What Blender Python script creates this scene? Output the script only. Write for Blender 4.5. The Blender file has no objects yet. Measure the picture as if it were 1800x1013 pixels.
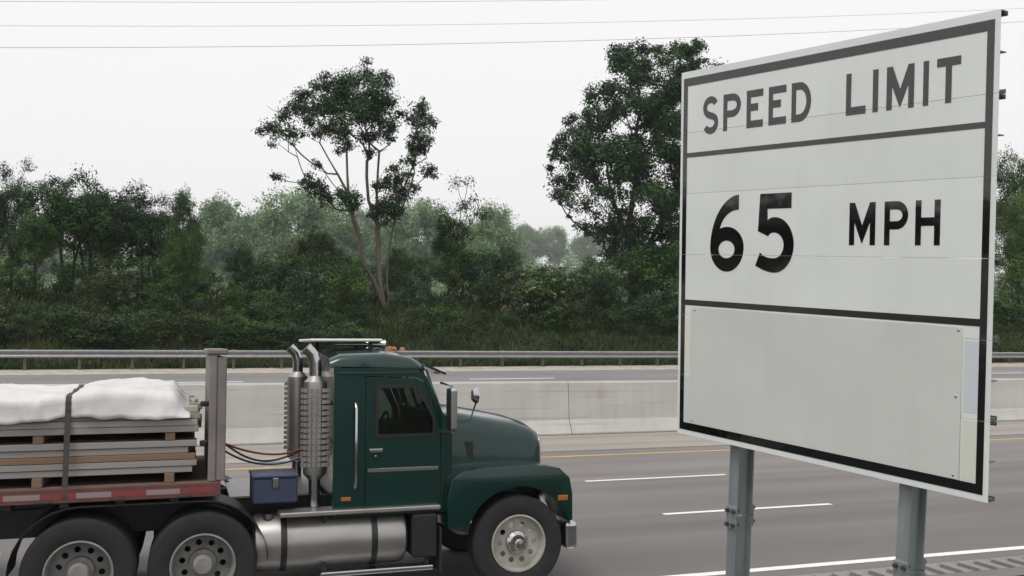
import bpy, bmesh, math, random
import numpy as np
from mathutils import Vector, Matrix

S = bpy.context.scene
COL = S.collection
rad = math.radians

# ------------------------------------------------------------------ camera
F, CX, CY, YH, XV = 1700.0, 900.0, 506.5, 608.0, 6000.0     # photo geometry (1800 px wide)
CAM_H = 2.59
PITCH = math.atan((YH - CY) / F)
TH = math.atan2(F, (XV - CX) * math.cos(PITCH))
A_ = np.array([math.sin(TH), math.cos(TH), 0.0])
RIGHT = np.array([math.cos(TH), -math.sin(TH), 0.0])
ZUP = np.array([0, 0, 1.0])
FWD = math.cos(PITCH) * A_ + math.sin(PITCH) * ZUP
UP = -math.sin(PITCH) * A_ + math.cos(PITCH) * ZUP
CAM = np.array([0, 0, CAM_H])
cd = bpy.data.cameras.new('camera'); cam = bpy.data.objects.new('camera', cd); COL.objects.link(cam)
cd.sensor_width = 36.0; cd.lens = F / 1800 * 36.0; cd.clip_end = 6000; cd.clip_start = 0.05
Mc = Matrix.Identity(4)
for i in range(3):
    Mc[i][0], Mc[i][1], Mc[i][2], Mc[i][3] = RIGHT[i], UP[i], -FWD[i], CAM[i]
cam.matrix_world = Mc
S.camera = cam

# ------------------------------------------------------------------ sky, sun, exposure
SUN_EL, SUN_AZ = 60.0, 225.0          # azimuth: direction towards the sun, clockwise from +Y
w = bpy.data.worlds.new('World'); S.world = w; w.use_nodes = True
nt = w.node_tree; nt.nodes.clear()
sky = nt.nodes.new('ShaderNodeTexSky'); sky.sky_type = 'NISHITA'; sky.sun_disc = False
sky.sun_elevation = rad(SUN_EL); sky.sun_rotation = rad(SUN_AZ); sky.dust_density = 6.0; sky.air_density = 1.5
bw = nt.nodes.new('ShaderNodeHueSaturation'); bw.inputs['Saturation'].default_value = 0.25
mx = nt.nodes.new('ShaderNodeMix'); mx.data_type = 'RGBA'; mx.inputs['Factor'].default_value = 0.88
mx.inputs[7].default_value = (10.85, 10.7, 10.8, 1)              # closed, even cloud deck
bg = nt.nodes.new('ShaderNodeBackground'); bg.inputs['Strength'].default_value = 0.1
wo = nt.nodes.new('ShaderNodeOutputWorld')
nt.links.new(sky.outputs[0], bw.inputs['Color']); nt.links.new(bw.outputs[0], mx.inputs[6])
nt.links.new(mx.outputs[2], bg.inputs['Color']); nt.links.new(bg.outputs[0], wo.inputs[0])
sd = bpy.data.lights.new('sun', 'SUN'); sun = bpy.data.objects.new('sun', sd); COL.objects.link(sun)
sd.energy = 1.35; sd.angle = rad(22); sd.color = (1.0, 0.97, 0.93)
_d = Vector((math.sin(rad(SUN_AZ)) * math.cos(rad(SUN_EL)), math.cos(rad(SUN_AZ)) * math.cos(rad(SUN_EL)), math.sin(rad(SUN_EL))))
sun.rotation_euler = _d.to_track_quat('Z', 'Y').to_euler(); sun.location = (-30, -30, 60)
S.view_settings.view_transform = 'Standard'; S.view_settings.look = 'None'
S.view_settings.exposure = 0.0; S.view_settings.gamma = 1.0; S.view_settings.use_curve_mapping = False
S.cycles.max_bounces = 6; S.cycles.transparent_max_bounces = 12; S.cycles.volume_bounces = 0
S.cycles.use_denoising = True

# ------------------------------------------------------------------ projection helpers (real distances from the photo's lines)
def ray(x, y): return FWD * F + RIGHT * (x - CX) - UP * (y - CY)
def on_y(x, y, Y):
    d = ray(x, y); return CAM + d * (Y / d[1])
def on_z(x, y, z=0.0):
    d = ray(x, y); return CAM + d * ((z - CAM_H) / d[2])

# ------------------------------------------------------------------ materials
def mat(name, color=(.5, .5, .5), rough=.6, metal=0.0, spec=.5, coat=0.0, noise=None, bump=None):
    """noise = (scale, amount, detail [, stretch xyz]) varies the albedo; bump = (scale, strength)."""
    m = bpy.data.materials.new(name); m.use_nodes = True
    n = m.node_tree; b = n.nodes['Principled BSDF']
    b.inputs['Base Color'].default_value = (*color, 1); b.inputs['Roughness'].default_value = rough
    b.inputs['Metallic'].default_value = metal; b.inputs['Specular IOR Level'].default_value = spec
    b.inputs['Coat Weight'].default_value = coat; b.inputs['Coat Roughness'].default_value = .05
    tc = n.nodes.new('ShaderNodeTexCoord')
    if noise:
        mp = n.nodes.new('ShaderNodeMapping'); n.links.new(tc.outputs['Object'], mp.inputs[0])
        if len(noise) > 3: mp.inputs['Scale'].default_value = noise[3]
        nz = n.nodes.new('ShaderNodeTexNoise'); nz.inputs['Scale'].default_value = noise[0]; nz.inputs['Detail'].default_value = noise[2]
        n.links.new(mp.outputs[0], nz.inputs[0])
        mr = n.nodes.new('ShaderNodeMapRange'); mr.inputs['From Min'].default_value = .25; mr.inputs['From Max'].default_value = .75
        mr.inputs['To Min'].default_value = 1 - noise[1]; mr.inputs['To Max'].default_value = 1 + noise[1]
        n.links.new(nz.outputs[0], mr.inputs[0])
        vm = n.nodes.new('ShaderNodeVectorMath'); vm.operation = 'SCALE'; vm.inputs[0].default_value = color
        n.links.new(mr.outputs[0], vm.inputs['Scale']); n.links.new(vm.outputs[0], b.inputs['Base Color'])
        m['scale_node'] = vm.name
    if bump:
        nb = n.nodes.new('ShaderNodeTexNoise'); nb.inputs['Scale'].default_value = bump[0]; nb.inputs['Detail'].default_value = 6
        n.links.new(tc.outputs['Object'], nb.inputs[0])
        bp = n.nodes.new('ShaderNodeBump'); bp.inputs['Strength'].default_value = bump[1]; bp.inputs['Distance'].default_value = .02
        n.links.new(nb.outputs[0], bp.inputs['Height']); n.links.new(bp.outputs[0], b.inputs['Normal'])
    return m

def leaf_mat(name, c0, c1, c2, trans=.22):
    """Leaf colour differs from leaf to leaf (attribute tint), some light passes through the blade."""
    m = bpy.data.materials.new(name); m.use_nodes = True; n = m.node_tree; b = n.nodes['Principled BSDF']
    at = n.nodes.new('ShaderNodeAttribute'); at.attribute_name = 'tint'
    cr = n.nodes.new('ShaderNodeValToRGB'); e = cr.color_ramp.elements
    e[0].color = (*c0, 1); e[1].color = (*c2, 1); x = e.new(.5); x.color = (*c1, 1)
    n.links.new(at.outputs['Fac'], cr.inputs[0]); n.links.new(cr.outputs[0], b.inputs['Base Color'])
    b.inputs['Roughness'].default_value = .55; b.inputs['Specular IOR Level'].default_value = .3
    tr = n.nodes.new('ShaderNodeBsdfTranslucent'); n.links.new(cr.outputs[0], tr.inputs[0])
    mix = n.nodes.new('ShaderNodeMixShader'); mix.inputs[0].default_value = trans
    n.links.new(b.outputs[0], mix.inputs[1]); n.links.new(tr.outputs[0], mix.inputs[2])
    n.links.new(mix.outputs[0], n.nodes['Material Output'].inputs[0])
    return m

def glass_mat(name, color=(.12, .15, .15), mixf=.72):
    """tinted safety glass: mostly see-through, glossy film on top"""
    m = bpy.data.materials.new(name); m.use_nodes = True; n = m.node_tree; n.nodes.remove(n.nodes['Principled BSDF'])
    t = n.nodes.new('ShaderNodeBsdfTransparent'); t.inputs[0].default_value = (*color, 1)
    g = n.nodes.new('ShaderNodeBsdfGlossy'); g.inputs['Roughness'].default_value = .03; g.inputs[0].default_value = (.9, .9, .9, 1)
    fr = n.nodes.new('ShaderNodeFresnel'); fr.inputs[0].default_value = 1.5
    mix = n.nodes.new('ShaderNodeMixShader'); n.links.new(fr.outputs[0], mix.inputs[0])
    n.links.new(t.outputs[0], mix.inputs[1]); n.links.new(g.outputs[0], mix.inputs[2])
    n.links.new(mix.outputs[0], n.nodes['Material Output'].inputs[0])
    return m

# ------------------------------------------------------------------ object helpers
def link(name, me, parent=None, m=None, loc=None, rot=None):
    o = bpy.data.objects.new(name, me); COL.objects.link(o)
    if m is not None and me is not None: me.materials.append(m)
    if parent is not None: o.parent = parent
    if loc is not None: o.location = loc
    if rot is not None: o.rotation_euler = rot
    return o
def thing(name, label, cat, loc=(0, 0, 0), rot=(0, 0, 0), group=None):
    o = bpy.data.objects.new(name, None); COL.objects.link(o); o.location = loc; o.rotation_euler = rot
    o.empty_display_size = .3
    return tag(o, label, cat, group)
def tag(o, label, cat, group=None):
    o['label'] = label; o['category'] = cat
    if group: o['group'] = group
    return o
def struct(o, label=None, kind='structure'):
    o['kind'] = kind
    if label: o['label'] = label
    return o
def done(bm, name='mesh', smooth=False, ang=None):
    bmesh.ops.recalc_face_normals(bm, faces=bm.faces)
    me = bpy.data.meshes.new(name)
    if smooth:
        for f in bm.faces: f.smooth = True
        if ang:
            for e in bm.edges:
                if len(e.link_faces) == 2 and e.calc_face_angle(0) > rad(ang): e.smooth = False
    bm.to_mesh(me); bm.free(); return me
def add_box(bm, x0, x1, y0, y1, z0, z1, bev=0.0, seg=1):
    r = bmesh.ops.create_cube(bm, size=1.0); vs = r['verts']
    for v in vs:
        v.co = Vector(((x0 + x1) / 2 + v.co.x * (x1 - x0), (y0 + y1) / 2 + v.co.y * (y1 - y0), (z0 + z1) / 2 + v.co.z * (z1 - z0)))
    if bev:
        es = list({e for v in vs for e in v.link_edges})
        bmesh.ops.bevel(bm, geom=es, offset=bev, segments=seg, affect='EDGES', profile=.5)
def box(x0, x1, y0, y1, z0, z1, bev=0.0, seg=1):
    bm = bmesh.new(); add_box(bm, x0, x1, y0, y1, z0, z1, bev, seg); return done(bm)
def add_tube(bm, pts, r, n=8, cap=True):
    pts = [Vector(p) for p in pts]; rs = r if hasattr(r, '__len__') else [r] * len(pts)
    rings = []; prev = None
    for i, p in enumerate(pts):
        t = (pts[min(i + 1, len(pts) - 1)] - pts[max(i - 1, 0)]).normalized()
        if prev is None:
            a = t.orthogonal().normalized()
        else:
            a = prev - t * prev.dot(t); a = a.normalized() if a.length > 1e-6 else t.orthogonal().normalized()
        prev = a; b = t.cross(a)
        rings.append([bm.verts.new(p + (a * math.cos(2 * math.pi * k / n) + b * math.sin(2 * math.pi * k / n)) * rs[i]) for k in range(n)])
    for i in range(len(rings) - 1):
        for k in range(n):
            bm.faces.new((rings[i][k], rings[i][(k + 1) % n], rings[i + 1][(k + 1) % n], rings[i + 1][k]))
    if cap:
        bm.faces.new(rings[0][::-1]); bm.faces.new(rings[-1])
def tube(pts, r, n=8, smooth=True):
    bm = bmesh.new(); add_tube(bm, pts, r, n); return done(bm, smooth=smooth, ang=50)
def add_lathe(bm, prof, n=32, axis='Y', c=(0, 0, 0), cap=True):
    """prof: list of (radius, along); revolved about the axis"""
    rings = []
    for (r, h) in prof:
        ring = []
        for k in range(n):
            a = 2 * math.pi * k / n; u, v = r * math.cos(a), r * math.sin(a)
            p = {'Y': (u, h, v), 'X': (h, u, v), 'Z': (u, v, h)}[axis]
            ring.append(bm.verts.new((p[0] + c[0], p[1] + c[1], p[2] + c[2])))
        rings.append(ring)
    for i in range(len(rings) - 1):
        for k in range(n):
            bm.faces.new((rings[i][k], rings[i][(k + 1) % n], rings[i + 1][(k + 1) % n], rings[i + 1][k]))
    if cap and prof[0][0] > 1e-4: bm.faces.new(rings[0][::-1])
    if cap and prof[-1][0] > 1e-4: bm.faces.new(rings[-1])
def lathe(prof, n=32, axis='Y', c=(0, 0, 0), ang=35, cap=True):
    bm = bmesh.new(); add_lathe(bm, prof, n, axis, c, cap)
    bmesh.ops.remove_doubles(bm, verts=bm.verts, dist=1e-5); return done(bm, smooth=True, ang=ang)
def loft(secs, smooth=True, ang=40, closed=True):
    bm = bmesh.new(); rings = [[bm.verts.new(p) for p in s] for s in secs]; n = len(secs[0])
    for i in range(len(rings) - 1):
        for k in range(n if closed else n - 1):
            bm.faces.new((rings[i][k], rings[i][(k + 1) % n], rings[i + 1][(k + 1) % n], rings[i + 1][k]))
    if closed: bm.faces.new(rings[0][::-1]); bm.faces.new(rings[-1])
    return done(bm, smooth=smooth, ang=ang)
def plate2d(loops, t):
    """flat plate in the XY plane from closed outlines (inner ones are holes), thickness t centred on z = 0"""
    cu = bpy.data.curves.new('outline', 'CURVE'); cu.dimensions = '2D'; cu.fill_mode = 'BOTH'; cu.extrude = t / 2
    for lp in loops:
        sp = cu.splines.new('POLY'); sp.points.add(len(lp) - 1)
        for p, q in zip(sp.points, lp): p.co = (q[0], q[1], 0, 1)
        sp.use_cyclic_u = True
    o = bpy.data.objects.new('outline', cu)
    COL.objects.link(o); dg = bpy.context.evaluated_depsgraph_get()
    me = bpy.data.meshes.new_from_object(o.evaluated_get(dg)); bpy.data.objects.remove(o); bpy.data.curves.remove(cu)
    bm = bmesh.new(); bm.from_mesh(me); bmesh.ops.remove_doubles(bm, verts=bm.verts, dist=1e-5); bm.to_mesh(me); bm.free()
    return me
XZ = Matrix(((1, 0, 0, 0), (0, 0, -1, 0), (0, 1, 0, 0), (0, 0, 0, 1)))      # plate's y -> world z
YZ = Matrix(((0, 0, 1, 0), (1, 0, 0, 0), (0, 1, 0, 0), (0, 0, 0, 1)))       # plate's x -> world y, y -> z
def plate_xz(loops, t, y):
    me = plate2d(loops, t); me.transform(Matrix.Translation((0, y, 0)) @ XZ); return me
def plate_yz(loops, t, x):
    me = plate2d(loops, t); me.transform(Matrix.Translation((x, 0, 0)) @ YZ); return me
def arc(cx, cy, rx, ry, a0, a1, n=10):
    return [(cx + rx * math.cos(rad(a0 + (a1 - a0) * i / n)), cy + ry * math.sin(rad(a0 + (a1 - a0) * i / n))) for i in range(n + 1)]
def bez(p0, p1, p2, p3, n=10):
    o = []
    for i in range(n + 1):
        t = i / n; a, b, c, d = (1 - t) ** 3, 3 * t * (1 - t) ** 2, 3 * t * t * (1 - t), t ** 3
        o.append((a * p0[0] + b * p1[0] + c * p2[0] + d * p3[0], a * p0[1] + b * p1[1] + c * p2[1] + d * p3[1]))
    return o
def sheet(name, fn, xs, ys, m, kind='structure'):
    """surface sampled on xs x ys with height fn(x, y)"""
    bm = bmesh.new(); g = [[bm.verts.new((x, y, fn(x, y))) for y in ys] for x in xs]
    for i in range(len(xs) - 1):
        for j in range(len(ys) - 1):
            bm.faces.new((g[i][j], g[i + 1][j], g[i + 1][j + 1], g[i][j + 1]))
    me = done(bm, smooth=True)
    o = link(name, me, None, m); o['kind'] = kind; return o
def mesh_np(name, verts, faces, tint=None):
    me = bpy.data.meshes.new(name); verts = np.asarray(verts, np.float32); faces = np.asarray(faces, np.int32)
    k = faces.shape[1]
    me.vertices.add(len(verts)); me.vertices.foreach_set('co', verts.ravel())
    me.loops.add(faces.size); me.loops.foreach_set('vertex_index', faces.ravel())
    me.polygons.add(len(faces)); me.polygons.foreach_set('loop_start', np.arange(0, faces.size, k, dtype=np.int32))
    me.update(calc_edges=True)
    if tint is not None:
        a = me.attributes.new('tint', 'FLOAT', 'POINT'); a.data.foreach_set('value', np.asarray(tint, np.float32))
    return me

# ------------------------------------------------------------------ material set
M = {}
M['asphalt'] = None
def road_mat(name, base, stretch=True):
    m = bpy.data.materials.new(name); m.use_nodes = True; n = m.node_tree; b = n.nodes['Principled BSDF']
    geo = n.nodes.new('ShaderNodeNewGeometry'); L = n.links.new
    def nz(scale, sc, det=5):
        mp = n.nodes.new('ShaderNodeMapping'); mp.inputs['Scale'].default_value = sc; L(geo.outputs['Position'], mp.inputs[0])
        t = n.nodes.new('ShaderNodeTexNoise'); t.inputs['Scale'].default_value = scale; t.inputs['Detail'].default_value = det
        L(mp.outputs[0], t.inputs[0]); return t.outputs[0]
    def rng(src, a, bb, lo, hi):
        r = n.nodes.new('ShaderNodeMapRange'); r.inputs[1].default_value = a; r.inputs[2].default_value = bb
        r.inputs[3].default_value = lo; r.inputs[4].default_value = hi; L(src, r.inputs[0]); return r.outputs[0]
    def mul(a, c):
        q = n.nodes.new('ShaderNodeMath'); q.operation = 'MULTIPLY'; L(a, q.inputs[0]); L(c, q.inputs[1]); return q.outputs[0]
    streak = rng(nz(1.0, (.04, 1.3, 1)), .3, .7, .91, 1.08)       # wear runs with the traffic
    patch = rng(nz(.35, (.5, 1, 1)), .3, .7, .90, 1.1)
    grit = rng(nz(60, (1, 1, 1), 2), .3, .7, .75, 1.25)
    sx = n.nodes.new('ShaderNodeSeparateXYZ'); L(geo.outputs['Position'], sx.inputs[0])
    wv = n.nodes.new('ShaderNodeMath'); wv.operation = 'MULTIPLY_ADD'; wv.inputs[1].default_value = 2 * math.pi / 1.84; wv.inputs[2].default_value = -2 * math.pi * 10.75 / 1.84; L(sx.outputs['Y'], wv.inputs[0])
    cs = n.nodes.new('ShaderNodeMath'); cs.operation = 'COSINE'; L(wv.outputs[0], cs.inputs[0])
    tot = mul(mul(mul(streak, patch), grit), rng(cs.outputs[0], -.2, 1, 1.03, .93))     # tyres have polished two dark paths per lane
    vm = n.nodes.new('ShaderNodeVectorMath'); vm.operation = 'SCALE'; vm.inputs[0].default_value = base
    L(tot, vm.inputs['Scale']); L(vm.outputs[0], b.inputs['Base Color'])
    b.inputs['Roughness'].default_value = .82; b.inputs['Specular IOR Level'].default_value = .35
    bp = n.nodes.new('ShaderNodeBump'); bp.inputs['Strength'].default_value = .5; bp.inputs['Distance'].default_value = .006
    L(nz(120, (1, 1, 1), 2), bp.inputs['Height']); L(bp.outputs[0], b.inputs['Normal'])
    return m
M['lane_dark'] = road_mat('worn asphalt', (.150, .141, .137))
M['lane_mid'] = road_mat('grey asphalt', (.172, .161, .156))
M['lane_light'] = road_mat('pale asphalt', (.205, .188, .178))
M['shoulder_light'] = road_mat('concrete shoulder', (.31, .283, .248))
M['far_road'] = road_mat('far asphalt', (.205, .198, .194))
M['gravel'] = mat('pale gravel edge', (.40, .36, .31), .95, noise=(2.0, .25, 6))
M['tar'] = mat('tar joint', (.07, .066, .062), .8, noise=(3, .3, 3))
M['new_asphalt'] = mat('fresh black asphalt', (.018, .018, .02), .8, noise=(20, .3, 3))
M['white_line'] = mat('white road paint', (.78, .77, .76), .7, noise=(9, .14, 5), bump=(90, .2))
M['yellow_line'] = mat('yellow road paint', (.55, .37, .10), .7, noise=(5, .3, 5))
M['soil'] = mat('earth and low growth', (.030, .036, .014), .95, noise=(.5, .5, 8), bump=(5, .6))

# ------------------------------------------------------------------ terrain
def sstep(a, b, x):
    t = max(0.0, min(1.0, (x - a) / (b - a))); return t * t * (3 - 2 * t)
def far_z(y): return .30 + (y - 27.2) * (1.60 - .30) / (40.2 - 27.2)
def bank_z(x, y):
    """ground beyond the far guardrail: a bank that climbs to a crest and rolls on to a far hillside"""
    s = y - 42.2
    z = 1.62 if s < 0 else 1.62 + .26 * min(s, 14) * sstep(0, 3, s)
    if y > 56.2: z += .035 * min(y - 56.2, 60)
    z += 26 * sstep(160, 420, y) + 30 * sstep(430, 720, y)
    return z + (.18 * math.sin(x * .31 + y * .2) + .12 * math.sin(x * .83 + 1.3)) * sstep(43, 47, y)
def ground_z(x, y):
    if y < 8.6: return -.12 - .06 * min(max(8.6 - y, 0), 4) - .0 
    if y < 26.9: return -.08
    if y < 40.9: return far_z(y) - .09 if y > 27.5 else .1
    return bank_z(x, y)
xs = [-2500, -1200, -700, -450, -300, -220, -160] + [-120 + 4 * i for i in range(76)] + [200, 260, 340, 450, 700, 1200, 2500]
ys = [-2000, -900, -400, -150, -60, -25, -10, 0, 4, 7, 8.6, 8.62, 15, 26.8, 27.6, 33, 40.2, 40.9, 41.5, 42.2] + [43 + 1.0 * i for i in range(16)] + \
     [60, 65, 72, 80, 95, 115, 140, 165, 190, 220, 260, 300, 340, 380, 420, 470, 520, 570, 620, 670, 720, 900, 1500, 2500]
struct(sheet('ground', ground_z, xs, ys, M['soil']), 'dark grassy ground of the verge, the wooded bank and the far hillside')

# ------------------------------------------------------------------ roadway
XL, XR = -260.0, 420.0
def strip(name, y0, y1, m, z=0.0, label=None, x0=XL, x1=XR, fz=None, nx=2):
    fn = fz or (lambda x, y: z)
    o = sheet(name, fn, [x0 + (x1 - x0) * i / (nx - 1) for i in range(nx)], [y0, y1], m)
    if label: o['label'] = label
    return o
strip('near_lane', 9.52, 13.55, M['lane_dark'], label='dark worn asphalt lane nearest the sign')
strip('middle_lane', 13.55, 17.28, M['lane_mid'], label='grey asphalt lane between the two broken white lines')
strip('fast_lane', 17.28, 22.25, M['lane_light'], label='pale lane beside the yellow edge line')
strip('pavement_joint', 22.25, 22.40, M['tar'], label='dark joint between fast lane and median shoulder')
strip('median_shoulder', 22.40, 26.95, M['shoulder_light'], label='pale concrete shoulder along the median barrier')
strip('near_shoulder', 8.72, 9.05, M['lane_mid'], z=-.002, label='strip of grey shoulder beside the rumble grooves')
strip('shoulder_edge', 4.5, 8.72, M['new_asphalt'], z=-.02, label='black new asphalt at the outer edge of the shoulder')
strip('far_carriageway', 27.2, 39.35, M['far_road'], fz=lambda x, y: far_z(y), label='grey opposite carriageway beyond the concrete barrier')
strip('far_shoulder', 39.35, 40.95, M['gravel'], fz=lambda x, y: far_z(y) + .004, label='pale gravel edge under the far guardrail')
# rumble strip: milled grooves across the shoulder
bm = bmesh.new(); per = .255; prev = None; RY = ((9.04, 0), (9.10, 1), (9.46, 1), (9.522, 0))
xx = -6.0
while xx < 34:
    for gi, (dx, dz) in enumerate(((0, 0), (.10, 0), (.125, -.03), (.215, -.03), (.24, 0))):
        row = [bm.verts.new((xx + dx + (y - 9.06) * .05, y, dz * q)) for y, q in RY]
        if prev:
            for k in range(3):
                fc = bm.faces.new((prev[k], row[k], row[k + 1], prev[k + 1])); fc.material_index = 1 if k == 1 and gi >= 2 else 0
        prev = row
    xx += per
o = link('rumble_strip', done(bm), None, road_mat('milled asphalt', (.24, .222, .205)))
o.data.materials.append(road_mat('dirt filled groove', (.125, .115, .105)))
struct(o, 'rumble strip of milled cross grooves along the near shoulder')
for k, (x0, x1, nm, lb) in enumerate(((XL, -6.0, 'rumble_margin', 'plain shoulder before the rumble strip'), (34.0, XR, 'rumble_margin', 'plain shoulder after the rumble strip'))):
    strip(nm, 9.06, 9.52, M['lane_mid'], x0=x0, x1=x1, label=lb)
# painted markings
strip('edge_line', 9.80, 9.95, M['white_line'], z=.004, label='solid white edge line of the near lane', x0=-120, x1=250)
strip('yellow_line', 21.20, 21.36, M['yellow_line'], z=.004, label='solid yellow line along the median shoulder', x0=-120, x1=250)
def dash(y, x, wd=.13, ln=3.05, z=.004, fz=None):
    o = sheet('lane_dash', (lambda a, b: fz(b) + .005) if fz else (lambda a, b: z), [x, x + ln], [y - wd / 2, y + wd / 2], M['white_line'])
    return o
for k in range(-3, 7):
    dash(13.55, 6.98 + 12.2 * k)['label'] = 'white dash between the near and middle lanes'
    dash(17.28, 7.25 + 12.2 * k)['label'] = 'white dash between the middle and fast lanes'
_a = on_z(825, 666, far_z(36.9))
for k in range(-4, 8):
    dash(36.9, float(on_y(825, 666, 36.9)[0]) + 12.2 * k, fz=far_z, ln=3.6)['label'] = 'white dash on the opposite carriageway'

# ------------------------------------------------------------------ median barrier
def conc_mat():
    m = mat('barrier concrete', (.45, .44, .415), .85, noise=(1.1, .09, 7, (.5, 1, 1.6)), bump=(35, .25))
    n = m.node_tree; L = n.links.new; b = n.nodes['Principled BSDF']; vm = n.nodes[m['scale_node']]
    g = n.nodes.new('ShaderNodeNewGeometry')
    d = n.nodes.new('ShaderNodeVectorMath'); d.operation = 'DISTANCE'; d.inputs[1].default_value = tuple(on_y(1056, 694, 26.62))
    L(g.outputs['Position'], d.inputs[0])
    wz = n.nodes.new('ShaderNodeTexNoise'); wz.inputs['Scale'].default_value = 5
    L(g.outputs['Position'], wz.inputs[0])
    ad = n.nodes.new('ShaderNodeMath'); ad.operation = 'MULTIPLY_ADD'; ad.inputs[1].default_value = .25; L(wz.outputs[0], ad.inputs[0]); L(d.outputs['Value'], ad.inputs[2])
    mr = n.nodes.new('ShaderNodeMapRange'); mr.inputs[1].default_value = .16; mr.inputs[2].default_value = .34; mr.inputs[3].default_value = .4; mr.inputs[4].default_value = 0
    L(ad.outputs[0], mr.inputs[0])
    mx = n.nodes.new('ShaderNodeMix'); mx.data_type = 'RGBA'; mx.inputs[7].default_value = (.36, .19, .10, 1)
    # rain streaks down the face
    mp = n.nodes.new('ShaderNodeMapping'); mp.inputs['Scale'].default_value = (3.2, 3.2, .12); L(g.outputs['Position'], mp.inputs[0])
    st = n.nodes.new('ShaderNodeTexNoise'); st.inputs['Scale'].default_value = 1; st.inputs['Detail'].default_value = 6; L(mp.outputs[0], st.inputs[0])
    sr = n.nodes.new('ShaderNodeMapRange'); sr.inputs[1].default_value = .3; sr.inputs[2].default_value = .7; sr.inputs[3].default_value = .93; sr.inputs[4].default_value = 1.05
    L(st.outputs[0], sr.inputs[0])
    v2 = n.nodes.new('ShaderNodeVectorMath'); v2.operation = 'SCALE'; L(vm.outputs[0], v2.inputs[0]); L(sr.outputs[0], v2.inputs['Scale'])
    ms = n.nodes.new('ShaderNodeMapping'); ms.inputs['Scale'].default_value = (.22, 1, 7); L(g.outputs['Position'], ms.inputs[0])
    sc = n.nodes.new('ShaderNodeTexNoise'); sc.inputs['Scale'].default_value = 1.3; sc.inputs['Detail'].default_value = 4; L(ms.outputs[0], sc.inputs[0])
    cr = n.nodes.new('ShaderNodeMapRange'); cr.inputs[1].default_value = .60; cr.inputs[2].default_value = .72; cr.inputs[3].default_value = 1.0; cr.inputs[4].default_value = .78; L(sc.outputs[0], cr.inputs[0])
    v4 = n.nodes.new('ShaderNodeVectorMath'); v4.operation = 'SCALE'; L(v2.outputs[0], v4.inputs[0]); L(cr.outputs[0], v4.inputs['Scale'])
    L(v4.outputs[0], mx.inputs[6]); L(mr.outputs[0], mx.inputs[0]); L(mx.outputs[2], b.inputs['Base Color'])
    return m
M['concrete'] = conc_mat()
barrier = thing('median_barrier', 'long grey concrete barrier standing between the two carriageways', 'barrier', (0, 0, 0))
JX = float(on_y(1000, 700, 26.6)[0]); SEG = 6.05
def top_z(x): return 1.60 - .0060 * min(max(x, -40), 120)
prof = [(26.33, -.02), (26.33, .07), (26.58, .42), (26.66, 0), (26.72, 1), (27.02, 1), (27.08, 0), (27.16, .42), (27.41, .2), (27.41, .1)]
random.seed(3)
for k in range(-16, 26):
    x0, x1 = JX + k * SEG + .012, JX + (k + 1) * SEG - .012
    jy = random.uniform(-.012, .012); secs = []
    for x in (x0, x1):
        t = top_z(x)
        s = [(26.36, -.03), (26.36, .05), (26.58, .42), (26.665, t - .045), (26.70, t), (27.04, t), (27.075, t - .045), (27.16, .42), (27.40, .2), (27.40, .05)]
        secs.append([(x, y + jy, z) for y, z in s])
    link('barrier_segment', loft(secs, smooth=False), barrier, M['concrete'])
link('base_gap', box(JX - 16 * SEG, JX + 26 * SEG, 26.32, 26.355, -.03, .012), barrier, M['tar'])

# ------------------------------------------------------------------ far guardrail
M['galv'] = mat('galvanised steel', (.30, .30, .31), .5, metal=.6, noise=(6, .15, 5))
M['galv_dull'] = mat('weathered galvanised steel', (.13, .125, .12), .7, metal=.3, noise=(8, .2, 5))
rail = thing('guardrail', 'long galvanised steel guardrail along the foot of the wooded bank', 'guardrail')
GY = 40.7; PX0 = float(on_y(884, 640, GY)[0]); PS = 1.905
def rz(x): return 2.415 - .0042 * min(max(x, -60), 150)
wprof = [(-.00, 0), (-.035, -.02), (-.083, -.045), (-.083, -.085), (-.03, -.125), (-.005, -.145), (-.005, -.165), (-.03, -.185), (-.083, -.225), (-.083, -.265), (-.035, -.29), (0, -.31)]
for k in range(-9, 21):
    x0 = PX0 + (4 * k - .5) * PS; x1 = x0 + 4 * PS + .18
    off = -.004 if k % 2 else 0
    secs = [[(x, GY - .10 + y + off, rz(x) + z) for y, z in wprof] for x in (x0, x1)]
    me = loft(secs, smooth=True, ang=60, closed=False)
    link('rail_panel', me, rail, M['galv'])
pm = None; bmesh_block = None
for k in range(-36, 82):
    x = PX0 + k * PS
    if pm is None:
        bm = bmesh.new(); add_box(bm, -.05, .05, .035, .043, -1.1, .03); add_box(bm, -.05, .05, .185, .193, -1.1, .03); add_box(bm, -.004, .004, .043, .185, -1.1, .03)
        pm = done(bm); pm.materials.append(M['galv_dull'])
        bb = box(-.045, .045, -.10, .032, -.33, .035, .008); bb.materials.append(M['galv_dull'])
    link('post', pm, rail, None, (x, GY + .02, rz(x)))
    link('spacer_block', bb, rail, None, (x, GY + .02, rz(x)))

# ------------------------------------------------------------------ speed limit sign
so = np.array([2.38595462, 4.47244765, 2.14417444]); su = np.array([0.46125332, -1.56431802, -0.14274944]); sv = np.array([-0.05063492, -0.17551386, 1.82085996])
SW, SH = 1.637, 1.83
eu = su / np.linalg.norm(su); ev = sv - eu * (sv @ eu); ev /= np.linalg.norm(ev); en = np.cross(eu, ev)
if en @ (CAM - so) < 0: en = -en          # en points at the camera side
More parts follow.
